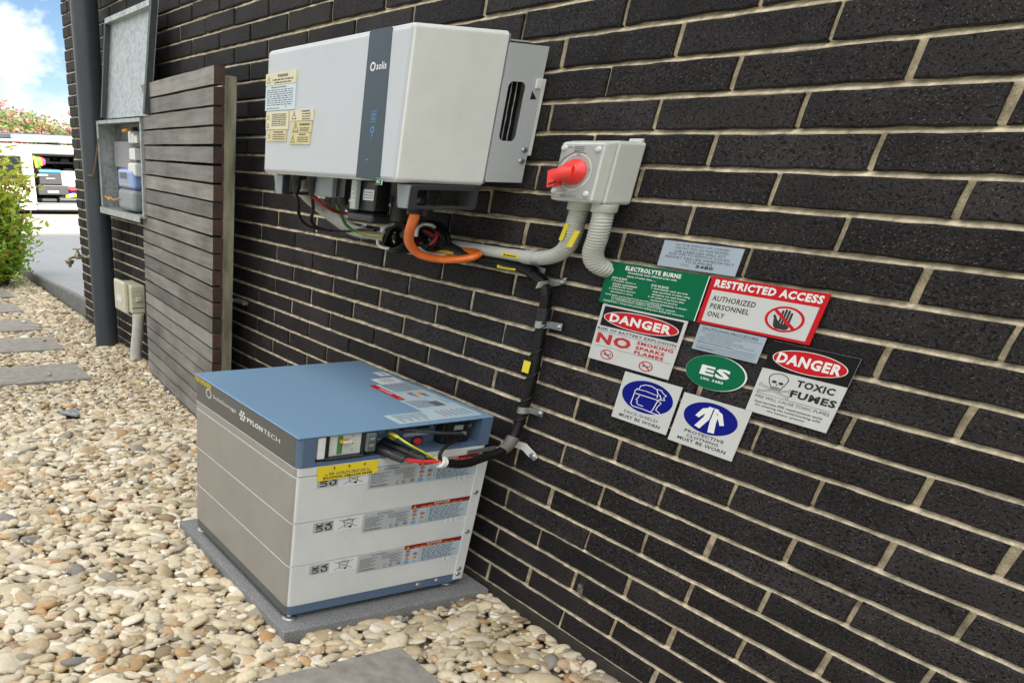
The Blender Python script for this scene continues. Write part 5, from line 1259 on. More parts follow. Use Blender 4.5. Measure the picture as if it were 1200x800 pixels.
s = sign('first_aid_sign', -0.4870, -0.2195, 0.8510, 0.9360, M_SGN_G, 'green electrolyte burns first aid sign with small white print', 0.0006, 2)
R(s, .9915, 1.0, 0, 1, M_INKW)
T(s, 'ELECTROLYTE BURNS', .19, .75, .055, .155, M_INKW, 2); T(s, 'Immediately wash affected areas with', .23, .72, .178, .235, M_INKW, 1); T(s, 'plenty of water then......', .23, .53, .262, .318, M_INKW, 1)
for i, (t, u0, u1) in enumerate((('SKIN BURNS', .075, .24), ('1. If possible, remove or', .08, .345), ('saturate contaminated', .10, .36), ('clothing with water', .10, .33), ('2. If blistering is observed', .075, .36), ('take patient to doctor', .10, .345))): T(s, t, u0, u1, .345 + i*.066, .394 + i*.066, M_INKW, 1)
for i, (t, u0, u1) in enumerate((('EYE BURNS', .50, .67), ('1. Immediately wash eye with', .505, .86), ('large quantities of water using', .53, .89), ('emergency eye wash bottles', .53, .86), ('2. All victims of eye burns after', .50, .855), ('receiving first aid should be', .53, .80), ('referred immediately to doctor', .53, .90))): T(s, t, u0, u1, .370 + i*.066, .419 + i*.066, M_INKW, 1)
T(s, 'NOTE: Bottles must be cleared of eye wash fluid', .055, .52, .762, .806, M_INKW, 1); T(s, 'if contaminated, do not continue with treatment', .13, .66, .812, .856, M_INKW, 1); T(s, 'to recommence before electrolyte splash', .13, .80, .862, .904, M_INKW, 1)
T(s, 'PREVENTION: 1. Always wear protective clothing when dealing with electrolyte', .05, .89, .920, .965, M_INKW, 1); done(s)

s = sign('access_sign', -0.2150, 0.0310, 0.8505, 0.9365, M_SGN_R, 'red bordered restricted access sign with a crossed out black hand', 0.0010, 3)
T(s, 'RESTRICTED ACCESS', .045, .965, .045, .205, M_INKW, 2)
R(s, .042, .958, .270, .945, M_SGN_W)
T(s, 'AUTHORIZED', .070, .465, .375, .490, M_INK, 1, 2); T(s, 'PERSONNEL', .075, .435, .545, .655, M_INK, 1, 2); T(s, 'ONLY', .075, .235, .715, .825, M_INK, 1, 2)
El(s, .735, .605, .160, .255, M_SGN_R, 2); El(s, .735, .605, .136, .215, M_SGN_W, 3)
Po(s, [(.650, .63), (.665, .60), (.690, .65), (.700, .66), (.700, .70), (.790, .70), (.792, .78), (.770, .81), (.690, .81), (.665, .76)], M_INK, 4)
for u, v0 in ((.704, .455), (.728, .425), (.753, .435), (.778, .475)): R(s, u - .0095, u + .0095, v0, .71, M_INK, 4); El(s, u, v0, .0095, .020, M_INK, 5, 12)
Po(s, [(.640, .575), (.658, .555), (.700, .69), (.690, .74)], M_INK, 5); El(s, .649, .566, .0115, .022, M_INK, 6, 12)
Po(s, [(.622, .455), (.640, .415), (.846, .745), (.828, .790)], M_SGN_R, 7); done(s)

s = sign('shutdown_sign', -0.2050, -0.0535, 0.8005, 0.8480, M_SGN_B, 'pale blue shutdown procedure notice tucked under the restricted access sign', 0.0005, 4)
T(s, 'SHUTDOWN PROCEDURE', .06, .90, .07, .185, M_INK, 0)
for i, (t, u0, u1) in enumerate((('STEP 1: TURN OFF THE MAIN SWITCH A.C. ISOLATOR', .045, .965), ('INVERTER SUPPLY MAIN SWITCH', .14, .68), ('LOCATED IN SWITCHBOARD', .14, .57), ('STEP 2: TURN OFF THE ISOLATOR', .045, .73), ('STEP 3: TURN OFF BATTERY D.C. ISOLATOR', .055, .90))): T(s, t, u0, u1, .225 + i*.078, .278 + i*.078, M_INKG, 0)
T(s, 'Manufacturer/Supplier Name:', .05, .60, .635, .70, M_INK, 1); T(s, 'Contact Number', .055, .35, .865, .925, M_INK, 1)
for v in (.705, .775, .845, .93): Ln(s, [(.60 if v in (.705,) else (.36 if v > .9 else .05), v), (.95, v)], 0.0005, M_INK)
done(s)

s = sign('no_smoking_sign', -0.4720, -0.2340, 0.7287, 0.8487, M_SGN_W, 'danger sign with a large red NO and smoking, sparks and flames warnings', 0.0012, 5)
R(s, .035, .965, .030, .375, M_SGN_K); El(s, .50, .205, .445, .150, M_INKW, 2); El(s, .50, .205, .435, .140, M_SGN_R, 3); T(s, 'DANGER', .135, .865, .130, .280, M_INKW, 2, 4)
T(s, 'RISK OF BATTERY EXPLOSION', .02, .965, .405, .450, M_INK, 1); Ln(s, [(.03, .472), (.97, .472)], 0.0006, M_INK)
T(s, 'NO', .04, .475, .500, .690, M_INKR, 2); T(s, 'SMOKING', .535, .955, .495, .555, M_INKR, 2); T(s, 'SPARKS', .535, .875, .580, .640, M_INKR, 2); T(s, 'FLAMES', .535, .880, .660, .720, M_INKR, 2); Ln(s, [(.04, .735), (.97, .735)], 0.0006, M_INK)
for u, v in ((.225, .860), (.715, .880)):
    Ri(s, u, v, .082, .088, .17, M_INKR, 3)
    R(s, u - .045, u + .03, v - .008, v + .010, M_INK, 2); Po(s, [(u + .030, v - .010), (u + .045, v - .035), (u + .05, v + .008)], M_INK, 2)
    Ln(s, [(u - .055, v - .055), (u + .055, v + .055)], 0.0022, M_INKR, 4)
done(s)

# round ES sticker
b = MB(); FE = Frame((-0.1325, -0.0024, 0.7650), (1, 0, 0), (0, 0, 1))
el = [(math.cos(2*math.pi*i/56), math.sin(2*math.pi*i/56)) for i in range(56)]
b.prism([(0.0715*c, 0.0330*q) for c, q in el], FE, 0.0, 0.0016, M_INKW); b.prism([(-0.0015 + 0.0695*c, 0.0325*q) for c, q in el], FE, 0.0016, 0.0018, M_SGN_G)
es_ = props(obj('round_sign', b, loc=(-0.1325, -0.0024, 0.765)), 'round green ES sign with white letters', 'sign', 'safety signs on the brick wall')
b = MB(); b.text(FE, 'ES', -0.0355, -0.0080, 0.0345, 0.0110, M_INKW, 0.0021, 2); b.text(FE, 'UN: 3480', -0.0285, -0.0172, 0.0255, -0.0122, M_INKW, 0.0021, 1)
obj('lettering', b, es_)

s = sign('toxic_sign', -0.0385, 0.1290, 0.7150, 0.8462, M_SGN_W, 'danger toxic fumes sign with a skull and crossbones', 0.0014, 6)
R(s, 0, 1, 0, .375, M_SGN_K); El(s, .50, .195, .435, .145, M_INKW, 2); El(s, .50, .195, .425, .137, M_SGN_R, 3); T(s, 'DANGER', .125, .870, .125, .265, M_INKW, 2, 4)
T(s, 'TOXIC', .46, .90, .425, .520, M_INK, 2); T(s, 'FUMES', .44, .97, .570, .670, M_INK, 2)
sk = [(.245 + .115*math.cos(a), .475 + .070*math.sin(a)) for a in [math.pi*i/12 for i in range(-13, 2)]]
Ln(s, [(.155, .555), (.133, .51)] + sk + [(.345, .525), (.330, .560), (.318, .590), (.300, .625), (.20, .618), (.178, .585), (.155, .555)], 0.0011, M_INK, 3)
El(s, .205, .525, .030, .018, M_INK, 3, 16); El(s, .288, .530, .030, .018, M_INK, 3, 16); Po(s, [(.245, .545), (.257, .572), (.236, .572)], M_INK, 3)
R(s, .205, .297, .592, .606, M_INK, 3)
for a_, c_ in (((.055, .600), (.425, .690)), ((.060, .690), (.425, .605))):
    Ln(s, [a_, c_], 0.0030, M_INK, 1); Ln(s, [a_, c_], 0.0016, M_SGN_W, 2)
    for e_ in (a_, c_):
        for o_ in (-.014, .014): El(s, e_[0], e_[1] + o_, .016, .013, M_INK, 1, 10); El(s, e_[0], e_[1] + o_, .010, .008, M_SGN_W, 2, 10)
Ln(s, [(.05, .720), (.93, .725)], 0.0006, M_INK); T(s, 'FIRE WILL CAUSE TOXIC FUMES', .05, .95, .745, .785, M_INK, 0); 
T(s, 'Appropriate PPE requirements apply', .06, .90, .820, .858, M_INK, 1); T(s, 'for entering the room/working with', .09, .89, .868, .905, M_INK, 1); T(s, 'the battery systems', .26, .72, .918, .952, M_INK, 1); done(s)

s = sign('face_shield_sign', -0.3530, -0.1930, 0.6180, 0.7218, M_SGN_W, 'white sign with a blue circle showing a face shield', 0.0010, 7)
El(s, .50, .392, .445, .325, M_INKB)
W_ = M_INKW
Ln(s, [(.30, .27), (.27, .33), (.275, .375), (.70, .375), (.735, .33), (.70, .27)], 0.0016, W_, 2)
Ln(s, [(.33, .27), (.34, .20), (.42, .150), (.53, .145), (.62, .18), (.66, .25), (.665, .33)], 0.0016, W_, 2); Ln(s, [(.30, .285), (.45, .27), (.62, .29), (.70, .275)], 0.0012, W_, 2)
Ln(s, [(.60, .17), (.70, .17), (.74, .22), (.80, .24), (.77, .30), (.80, .34), (.735, .355)], 0.0014, W_, 2)
Ln(s, [(.275, .375), (.265, .60), (.31, .645), (.50, .640), (.64, .655), (.66, .60), (.695, .375)], 0.0016, W_, 2)
Ln(s, [(.37, .40), (.36, .45), (.335, .49), (.365, .515), (.36, .545), (.39, .58), (.48, .585)], 0.0015, W_, 2)
Ln(s, [(.71, .39), (.76, .42), (.72, .50), (.71, .58), (.78, .61), (.80, .66), (.64, .655)], 0.0014, W_, 2)
T(s, 'FACE SHIELD', .20, .80, .765, .825, M_INK, 0); T(s, 'MUST BE WORN', .13, .865, .865, .930, M_INK, 1); done(s)

s = sign('clothing_sign', -0.1855, -0.0230, 0.6115, 0.7147, M_SGN_W, 'white sign with a blue circle showing protective clothing', 0.0012, 8)
El(s, .495, .355, .400, .300, M_INKB)
Po(s, [(.43, .155), (.555, .155), (.64, .20), (.72, .40), (.66, .425), (.60, .30), (.60, .40), (.625, .60), (.53, .61), (.505, .37), (.49, .37), (.40, .59), (.315, .56), (.40, .35), (.405, .28), (.335, .39), (.275, .365), (.345, .20)], W_, 2)
Ln(s, [(.505, .155), (.500, .38)], 0.0020, M_INKB, 3); Ln(s, [(.435, .145), (.565, .150)], 0.0022, W_, 3); Ln(s, [(.55, .22), (.585, .225), (.58, .25)], 0.0008, M_INKB, 3)
T(s, 'PROTECTIVE', .20, .805, .675, .735, M_INK, 1); T(s, 'CLOTHING', .255, .745, .765, .822, M_INK, 1); T(s, 'MUST BE WORN', .135, .880, .850, .915, M_INK, 1); done(s)

# ================================================================== timber slat screen
SA = Vector((-3.690, -0.096, 0)); SBv = Vector((-2.400, -0.2105, 0))
sdir = (SBv - SA).normalized(); snrm = Vector((sdir.y, -sdir.x, 0))       # towards the camera side
scr = thing('timber_screen', (SA.x, SA.y, 0.0), 'tall weathered brown timber slat screen on a galvanised post beside the brick wall', 'screen')
SL = (SBv - SA).length; SH, STH = 0.0545, 0.045
def slat_mesh(seed):
    r = random.Random(seed); b = MB(); n = 10
    F_ = Frame((0, 0, 0), sdir, (0, 0, 1))
    vs = []
    for i in range(n + 1):
        x = SL * i / n; w0, w1, dd = r.uniform(-.0008, .0008), r.uniform(-.0008, .0008), r.uniform(-.0008, .0008)
        vs += [F_.p(x, -SH/2 + w0, dd), F_.p(x, SH/2 + w1, dd), F_.p(x, SH/2 + w1, -STH), F_.p(x, -SH/2 + w0, -STH)]
    fs = [(4*i + q, 4*i + 4 + q, 4*i + 4 + (q+1) % 4, 4*i + (q+1) % 4) for i in range(n) for q in range(4)]
    b.add(vs, fs, M_WOOD)
    b.add(vs[:4] + vs[-4:], [(0, 1, 2, 3), (7, 6, 5, 4)], M_END)
    for x in (SL - 0.045, SL - 0.052 + 0.01, SL * 0.35):
        for z in (-0.012, 0.014):
            b.ell(F_, x, z, 0.003, 0.0022, M_INK, 0.0012, 8)
    return b.mesh('slat')
SM = [slat_mesh(i) for i in range(5)]
zs_ = [1.360 - 0.0626 * i for i in range(22)]
for i, z in enumerate(zs_):
    if z < 0.01: continue
    inst('slat', SM[i % 5], scr, (SA.x + random.uniform(-.004, .004)*sdir.x, SA.y, z), (random.uniform(-.006, .006), random.uniform(-.0012, .0012), 0))
b = MB()
pc = SBv - sdir * 0.030 - snrm * (STH + 0.022)
F_ = Frame((pc.x, pc.y, 0), sdir, (0, 0, 1))
M_POST = mat('stained_galvanised_post', (0.215, 0.205, 0.145), 0.6, 0.25, var=0.5, sharp=0.35, vscale=9, stretch=(3, 3, 0.6))
for a, c, d0, d1 in ((-0.006, 0.048, -0.020, 0.020),):
    b.prism([(a, -0.02), (c, -0.02), (c, 1.355), (a, 1.362)], F_, d0, d1, M_POST)
b.prism([(0.012, -0.02), (0.030, -0.02), (0.030, 1.350), (0.012, 1.353)], F_, 0.0201, 0.0215, M_POST)
obj('post', b, scr)
pl_ = SA + sdir * 0.10 - snrm * (STH + 0.022)
b = MB(); b.prism([(-0.02, -0.02), (0.03, -0.02), (0.03, 1.33), (-0.02, 1.33)], Frame((pl_.x, pl_.y, 0), sdir, (0, 0, 1)), -0.02, 0.02, M_POST); obj('post', b, scr)
b = MB(); b.rbox((-2.585, -0.030, 0.551), (-2.470, -0.001, 0.566), 0.004, M_ZINC, 2); b.box((-2.60, -0.15, 0.553), (-2.575, -0.020, 0.564), M_ZINC)
obj('wall_bracket', b, scr)
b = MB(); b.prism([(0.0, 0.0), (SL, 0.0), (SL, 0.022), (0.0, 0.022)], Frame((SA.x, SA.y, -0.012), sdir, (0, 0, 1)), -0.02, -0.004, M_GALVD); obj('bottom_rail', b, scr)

# ================================================================== downpipe
b = MB(); b.lathe([(0, 0.064), (2.6, 0.064), (2.62, 0.060)], (-4.555, -0.112, -0.02), (0, 0, 1), M_PIPE, 40, (1.02, 1.24, 1))
dp = props(obj('downpipe', b, loc=(-4.555, -0.112, 0)), 'fat charcoal downpipe standing in pebbles near the wall corner', 'downpipe')
b = MB(); b.rbox((-4.60, -0.04, 1.98), (-4.51, -0.002, 2.01), 0.003, M_PIPE, 1); obj('pipe_clip', b, dp)

# ================================================================== meter box
MX0, MX1, MZ0, MZ1, MYF = -4.430, -3.600, 0.815, 1.252, -0.118
mb_ = thing('meter_box', (-4.0, -0.02, 1.0), 'open galvanised meter box on the brick wall with its lid raised', 'meter box')
b = MB(); t_ = 0.012
b.box((MX0, MYF, MZ0), (MX0 + 0.016, -0.004, MZ1), M_GALV); b.box((MX1 - 0.016, MYF, MZ0), (MX1, -0.004, MZ1), M_GALV)
b.box((MX0 + 0.0161, MYF + 0.0005, MZ1 - 0.010), (MX1 - 0.0161, -0.004, MZ1 - 0.0005), M_GALV); b.box((MX0 + 0.0161, MYF - 0.02, MZ0 + 0.0005), (MX1 - 0.0161, -0.004, MZ0 + 0.010), M_GALV)
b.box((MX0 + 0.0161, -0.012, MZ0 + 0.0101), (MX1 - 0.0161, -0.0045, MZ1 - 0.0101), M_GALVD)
b.box((MX0 + 0.0002, MYF - 0.004, MZ0 - 0.002), (MX0 + 0.036, MYF - 0.0002, MZ1 + 0.002), M_GALV)
b.box((MX0 + 0.0362, MYF - 0.024, MZ0 - 0.018), (MX1, MYF - 0.0205, MZ0 + 0.012), M_GALV); b.box((MX0 + 0.0362, MYF - 0.0042, MZ1 - 0.012), (MX1, MYF - 0.0004, MZ1 + 0.004), M_GALV)
obj('box', b, mb_)
M_FLNG = mat('meter_lid_flange', (0.055, 0.062, 0.068), 0.5, 0.2, var=0.25)
b = MB()
D0, D1 = Vector((-4.235, -0.118, 1.262)), Vector((-4.235, -0.062, 1.690)); DW = 0.80
dv_ = (D1 - D0).normalized(); FD = Frame(D0, (1, 0, 0), dv_); DH = (D1 - D0).length
b.prism([(0, 0), (DW, 0), (DW, DH), (0, DH)], FD, -0.0035, 0.0, M_GALV)
b.prism([(0, 0), (0.022, 0), (0.022, DH), (0, DH)], FD, 0.0002, 0.030, M_FLNG); b.prism([(DW - 0.03, 0), (DW, 0), (DW, DH), (DW - 0.03, DH)], FD, 0.0002, 0.032, M_FLNG)
b.prism([(0.0222, DH - 0.022), (DW - 0.0302, DH - 0.022), (DW - 0.0302, DH), (0.0222, DH)], FD, 0.0002, 0.034, M_GALV)
b.lathe([(0, 0.006), (0.004, 0.005)], FD.p(0.36, DH - 0.011, 0.034), FD.n, M_ZINC, 8)
obj('lid', b, mb_)
b = MB(); b.box((MX0 + 0.03, -0.030, 1.035), (-4.08, -0.0125, 1.160), mat('grey_backing_board', (0.36, 0.35, 0.38), 0.7)); b.box((-4.0795, -0.034, 1.035), (-3.96, -0.0125, 1.160), mat('grey_backing_board2', (0.27, 0.26, 0.31), 0.7)); b.box((-4.20, -0.036, 1.162), (-3.98, -0.0125, 1.225), M_DARK)
obj('backing_board', b, mb_)
b = MB(); b.tube([(-4.425, -0.120, 1.165), (-4.395, -0.128, 1.155), (-4.455, -0.150, 0.995), (-4.49, -0.165, 0.985), (-4.53, -0.175, 0.985)], 0.0042, M_RUST, 8, 3, (1.2, 1.2, 1)); obj('stay_rod', b, mb_)
b = MB()
b.rbox((-4.105, -0.105, 0.938), (-3.80, -0.015, 1.035), 0.022, M_MBLUE, 4); b.rbox((-4.105, -0.110, 0.832), (-3.80, -0.015, 0.9375), 0.026, M_GREYP, 4)
em = props(obj('electricity_meter', b, loc=(-3.95, -0.06, 0.93)), 'rounded meter with a blue top half and grey base inside the open meter box', 'meter')
b = MB(); F_ = Frame((0, -0.1052, 0), (1, 0, 0), (0, 0, 1)); b.rect(F_, -4.06, 0.985, -3.92, 1.015, M_INKG, 0.0005); b.rect(F_, -4.00, 0.955, -3.93, 0.963, M_INKO, 0.0005); obj('dial', b, em)
b = MB()
for q in range(3): b.rbox((-3.93 + q*0.055, -0.085, 1.150), (-3.885 + q*0.055, -0.016, 1.205 - q*0.01), 0.004, M_CWHT, 1); 
b.box((-3.94, -0.060, 1.135), (-3.78, -0.016, 1.149), M_BLACK); b.rbox((-3.90, -0.092, 1.075), (-3.80, -0.016, 1.128), 0.004, M_PAPER, 1); b.rbox((-3.92, -0.100, 1.00), (-3.78, -0.018, 1.062), 0.012, M_CWHT, 2)
props(obj('circuit_breaker', b, loc=(-3.86, -0.05, 1.12)), 'row of white circuit breakers inside the open meter box', 'breaker')
b = MB(); b.tube([(-4.40, -0.100, 0.885), (-4.33, -0.115, 0.876), (-4.26, -0.112, 0.882), (-4.18, -0.115, 0.874), (-4.05, -0.116, 0.888)], 0.0034, M_INKO, 7, 5); b.rbox((-4.295, -0.12, 0.868), (-4.255, -0.108, 0.882), 0.003, M_INKO, 1)
b.tube([(-4.06, -0.06, 1.215), (-4.00, -0.085, 1.205), (-3.93, -0.08, 1.212)], 0.008, M_INKO, 7, 5); b.tube([(-4.02, -0.05, 1.12), (-3.96, -0.065, 1.10), (-3.95, -0.06, 1.06)], 0.004, M_INKO, 7, 5)
props(obj('orange_wire', b, loc=(-4.2, -0.1, 0.88)), 'thin orange wires across the open meter box', 'wire')

# ================================================================== outdoor power outlet
ou = thing('power_outlet', (-4.1, -0.05, 0.36), 'yellowed cream weatherproof outlet low on the wall between the downpipe and timber screen', 'outlet')
b = MB(); b.rbox((-4.235, -0.100, 0.283), (-3.980, -0.002, 0.440), 0.012, M_CREAMP, 3); b.rbox((-4.245, -0.128, 0.278), (-4.02, -0.1005, 0.452), 0.010, M_CREAMP, 3); obj('body', b, ou)
b = MB()
for z in (0.320, 0.345, 0.385, 0.410): b.box((-3.9802, -0.094, z), (-3.9765, -0.012, z + 0.004), M_CREAMP)
b.rbox((-3.982, -0.066, 0.352), (-3.962, -0.030, 0.378), 0.004, M_CREAMP, 2); b.box((-3.9803, -0.094, 0.312), (-3.9793, -0.012, 0.317), M_INKG)
obj('switch', b, ou)
b = MB(); b.rect(Frame((0, -0.1282, 0), (1, 0, 0), (0, 0, 1)), -4.19, 0.335, -4.09, 0.372, M_PAPER, 0.0005); obj('label', b, ou)
b = MB(); b.tube([(-3.985, -0.055, 0.282), (-4.00, -0.056, 0.20), (-4.045, -0.062, 0.06), (-4.06, -0.064, -0.02)], 0.027, M_PLUMB, 14, 4, (1.4, 1.35, 1)); b.lathe([(0, 0.022), (0.02, 0.022)], (-3.985, -0.055, 0.262), (0, 0, 1), M_CREAMP, 14, (1.7, 1.7, 1))
props(obj('conduit', b, loc=(-4.02, -0.06, 0.13)), 'straight weathered white pipe from the cream outlet down into the pebbles', 'conduit')

# ================================================================== garden tap
tp = thing('garden_tap', (-5.30, -0.01, 0.46), 'old brass garden tap on brick wall corner with a hose fitting', 'tap')
b = MB(); b.lathe([(0, 0.016), (0.006, 0.016), (0.007, 0.008), (0.06, 0.008)], (-5.29, 0.0, 0.4615), (0, -1, 0), M_BRASS, 12, (1.6, 1, 1))
b.lathe([(0, 0.012), (0.04, 0.0145), (0.05, 0.011)], (-5.29, -0.058, 0.4620), (0, -1, 0), M_BRASS, 12, (1.6, 1, 1))
b.tube([(-5.29, -0.10, 0.462), (-5.29, -0.135, 0.462), (-5.29, -0.153, 0.455), (-5.29, -0.155, 0.440)], 0.0085, M_BRASS, 12, 5, (1.4, 1.4, 1)); obj('body', b, tp)
b = MB(); b.lathe([(0, 0.014), (0.012, 0.016), (0.016, 0.011), (0.026, 0.010), (0.030, 0.006), (0.046, 0.005)], (-5.29, -0.090, 0.468), (0, 0, 1), M_BRASS, 14, (1.5, 1.5, 1))
b.rbox((-5.302, -0.128, 0.511), (-5.278, -0.058, 0.518), 0.003, M_BRASS, 1); b.rbox((-5.335, -0.098, 0.511), (-5.245, -0.088, 0.518), 0.003, M_BRASS, 1); obj('handle', b, tp)
b = MB(); b.lathe([(0, 0.022), (0.010, 0.026), (0.014, 0.019), (0.020, 0.023), (0.028, 0.015), (0.032, 0.009), (0.046, 0.009), (0.048, 0.006)], (-5.29, -0.155, 0.446), (0, 0, -1), M_BRASS, 16, (1.4, 1.4, 1)); obj('hose_fitting', b, tp)
# spider thread ends on the pipe are left out; wall corner shows brick only

# ================================================================== van
van = thing('van', (-19.75, 3.6, -0.15), 'white van with its side door open on shelves and tool cases', 'van')
XV = -19.73
b = MB()
def bodybox(a, c): b.rbox(a, c, 0.04, M_VAN, 2)
bodybox((XV - 0.07, 1.55, -0.06), (XV, 2.575, 0.42))                 # lower front door panel
bodybox((XV - 0.075, 2.30, 0.40), (XV - 0.002, 2.575, 1.135))         # pillar
bodybox((XV - 0.078, 1.50, 0.95), (XV - 0.004, 2.32, 1.135))
bodybox((XV - 0.071, 2.55, -0.06), (XV - 0.001, 4.10, 0.065))         # sill
bodybox((XV - 0.073, 2.55, 1.018), (XV - 0.003, 4.10, 1.135))         # cant rail
bodybox((XV - 0.072, 4.05, -0.06), (XV - 0.0015, 6.6, 1.135))         # rear quarter
bodybox((XV - 2.2, 1.5, 1.12), (XV - 0.02, 6.6, 1.19))                # roof
bodybox((XV - 2.2, 0.75, -0.06), (XV - 2.13, 6.6, 1.13)); bodybox((XV - 2.2, 6.5, -0.06), (XV - 0.02, 6.6, 1.13))
b.add([(XV - 0.05, 0.70, -0.06), (XV - 0.05, 1.6, -0.06), (XV - 0.05, 1.6, 0.55), (XV - 0.05, 0.85, 0.50), (XV - 2.15, 0.70, -0.06), (XV - 2.15, 1.6, -0.06), (XV - 2.15, 1.6, 0.55), (XV - 2.15, 0.85, 0.50)], [(0, 1, 2, 3), (7, 6, 5, 4), (0, 3, 7, 4), (3, 2, 6, 7)], M_VAN)
obj('body', b, van)
b = MB(); b.box((XV - 2.1, 2.4, -0.02), (XV - 0.09, 6.4, 0.075), M_LABEL); b.box((XV - 2.12, 2.4, 0.08), (XV - 2.05, 6.4, 1.1), M_VDK); b.box((XV - 2.0, 2.33, 0.08), (XV - 0.2, 2.38, 1.1), M_VAN); b.box((XV - 0.055, 2.555, 0.0655), (XV + 0.02, 4.08, 0.085), M_GREYP)
obj('interior', b, van)
b = MB(); b.poly([(1.62, 0.45), (2.28, 0.43), (2.28, 0.94), (1.86, 0.94)], Frame((XV, 0, 0), (0, 1, 0), (0, 0, 1)), 0.002, M_VGL); obj('window', b, van)
b = MB(); b.add([(XV - 0.1, 0.88, 0.52), (XV - 2.1, 0.88, 0.52), (XV - 2.1, 1.5, 1.12), (XV - 0.1, 1.5, 1.12)], [(0, 1, 2, 3)], M_VGL); obj('windscreen', b, van)
for y in (1.75, 5.4):
    b = MB(); b.lathe([(0, 0.16), (0.02, 0.20), (0.20, 0.20), (0.22, 0.16)], (XV - 0.20, y, 0.055), (1, 0, 0), M_TYRE, 24, (1, 1.5, 1)); w_ = obj('wheel', b, van)
    b = MB(); b.lathe([(0, 0.12), (0.012, 0.11), (0.02, 0.04)], (XV + 0.022, y, 0.055), (1, 0, 0), M_LABEL, 16, (1, 1.5, 1)); obj('rim', b, w_)
b = MB(); b.box((XV - 1.9, 1.7, -0.10), (XV - 0.12, 6.5, -0.061), M_VDK); obj('underbody', b, van)
for z in (0.62, 0.82, 0.97):
    b = MB(); b.box((XV - 2.04, 2.6, z), (XV - 1.70, 4.6, z + 0.018), M_LABEL); b.box((XV - 1.72, 2.6, z + 0.018), (XV - 1.705, 4.6, z + 0.04), M_LABEL); obj('shelf', b, van)
b = MB(); b.box((XV - 1.98, 3.42, 0.5), (XV - 1.72, 3.50, 1.0), M_VDK); obj('shelf_post', b, van)
for k, (y, z, c) in enumerate(((2.85, 0.838, M_PAPER), (3.15, 0.838, M_LABEL), (3.62, 0.838, M_GREYP), (2.95, 0.638, M_INKLB), (3.2, 0.638, M_PAPER), (3.7, 0.638, M_PAPER))):
    b = MB(); b.rbox((XV - 1.95, y, z), (XV - 1.74, y + 0.2, z + 0.09), 0.012, c, 1)
    props(obj('parts_bin', b, loc=(XV - 1.85, y, z)), ['pale parts bin at the left on the upper van shelf', 'silver parts bin in the middle of the upper van shelf', 'dark grey parts bin right on the upper van shelf', 'light blue parts bin on the lower van shelf', 'white parts bin beside the blue bin on the lower van shelf', 'white parts bin at the right end of the lower van shelf'][k], 'bin', 'parts bins on the van shelves')
b = MB()
for y in (1.75, 3.2, 4.8): b.rbox((XV - 2.1, y, 1.19), (XV - 0.06, y + 0.06, 1.245), 0.01, M_VDK, 1)
b.box((XV - 0.16, 1.6, 1.245), (XV - 0.08, 6.2, 1.275), M_ALU); b.box((XV - 1.9, 1.6, 1.245), (XV - 1.8, 6.2, 1.275), M_ALU)
obj('roof_rack', b, van)
lad = thing('ladder', (XV - 0.4, 3.6, 1.28), 'blue and silver ladder lying on the white van roof', 'ladder')
for x in (XV - 0.24, XV - 0.62):
    b = MB(); b.box((x, 2.25, 1.28), (x + 0.05, 5.8, 1.365), mat('ladder_blue', (0.16, 0.33, 0.60), 0.45)); b.box((x - 0.004, 2.75, 1.285), (x + 0.054, 3.05, 1.360), M_PAPER); b.box((x - 0.004, 3.30, 1.285), (x + 0.054, 3.42, 1.330), M_LABEL); obj('stile', b, lad)
for k in range(9):
    b = MB(); b.box((XV - 0.57, 2.45 + k*0.38, 1.305), (XV - 0.24, 2.50 + k*0.38, 1.335), M_ALU); obj('rung', b, lad)
lc = MB(); lc.rbox((XV - 1.5, 1.95, 1.28), (XV - 0.75, 5.4, 1.40), 0.03, M_DARK, 2); props(obj('roof_box', lc, loc=(XV - 1.1, 3.6, 1.28)), 'long dark carrier box behind the ladder on the van roof', 'carrier')
# load
b = MB(); b.rbox((XV - 0.75, 2.69, 0.435), (XV - 0.10, 3.225, 0.66), 0.02, M_DARK, 2); b.rbox((XV - 0.76, 2.70, 0.6605), (XV - 0.09, 3.22, 0.725), 0.02, M_INKLB, 2); b.rbox((XV - 0.10, 2.85, 0.545), (XV - 0.082, 3.06, 0.565), 0.006, M_LABEL, 1); b.rbox((XV - 0.1, 2.66, 0.60), (XV - 0.07, 2.90, 0.635), 0.006, M_PAPER, 1)
props(obj('tool_case', b, loc=(XV - 0.4, 2.95, 0.45)), 'grey tool case with a blue lid in the van doorway', 'tool case')
b = MB(); b.rbox((XV - 0.8, 2.645, 0.235), (XV - 0.08, 3.355, 0.430), 0.02, M_DARK, 2); b.rbox((XV - 0.08, 2.85, 0.27), (XV - 0.062, 3.12, 0.325), 0.006, M_GREYP, 1); b.rbox((XV - 0.062, 2.90, 0.285), (XV - 0.055, 3.07, 0.31), 0.004, M_INKW, 1)
props(obj('tool_case', b, loc=(XV - 0.4, 3.0, 0.24)), 'wide dark grey tool case under the case with a blue lid', 'tool case')
b = MB(); b.rbox((XV - 0.6, 2.70, 0.100), (XV - 0.07, 3.06, 0.165), 0.02, M_DARK, 2); b.box((XV - 0.58, 2.72, 0.1651), (XV - 0.09, 3.04, 0.168), M_INK)
props(obj('tray', b, loc=(XV - 0.4, 2.9, 0.1)), 'flat dark tray on the van floor by the door sill', 'tray')
b = MB(); b.rbox((XV - 0.5, 3.10, 0.088), (XV - 0.04, 3.70, 0.205), 0.05, M_DARK, 3)
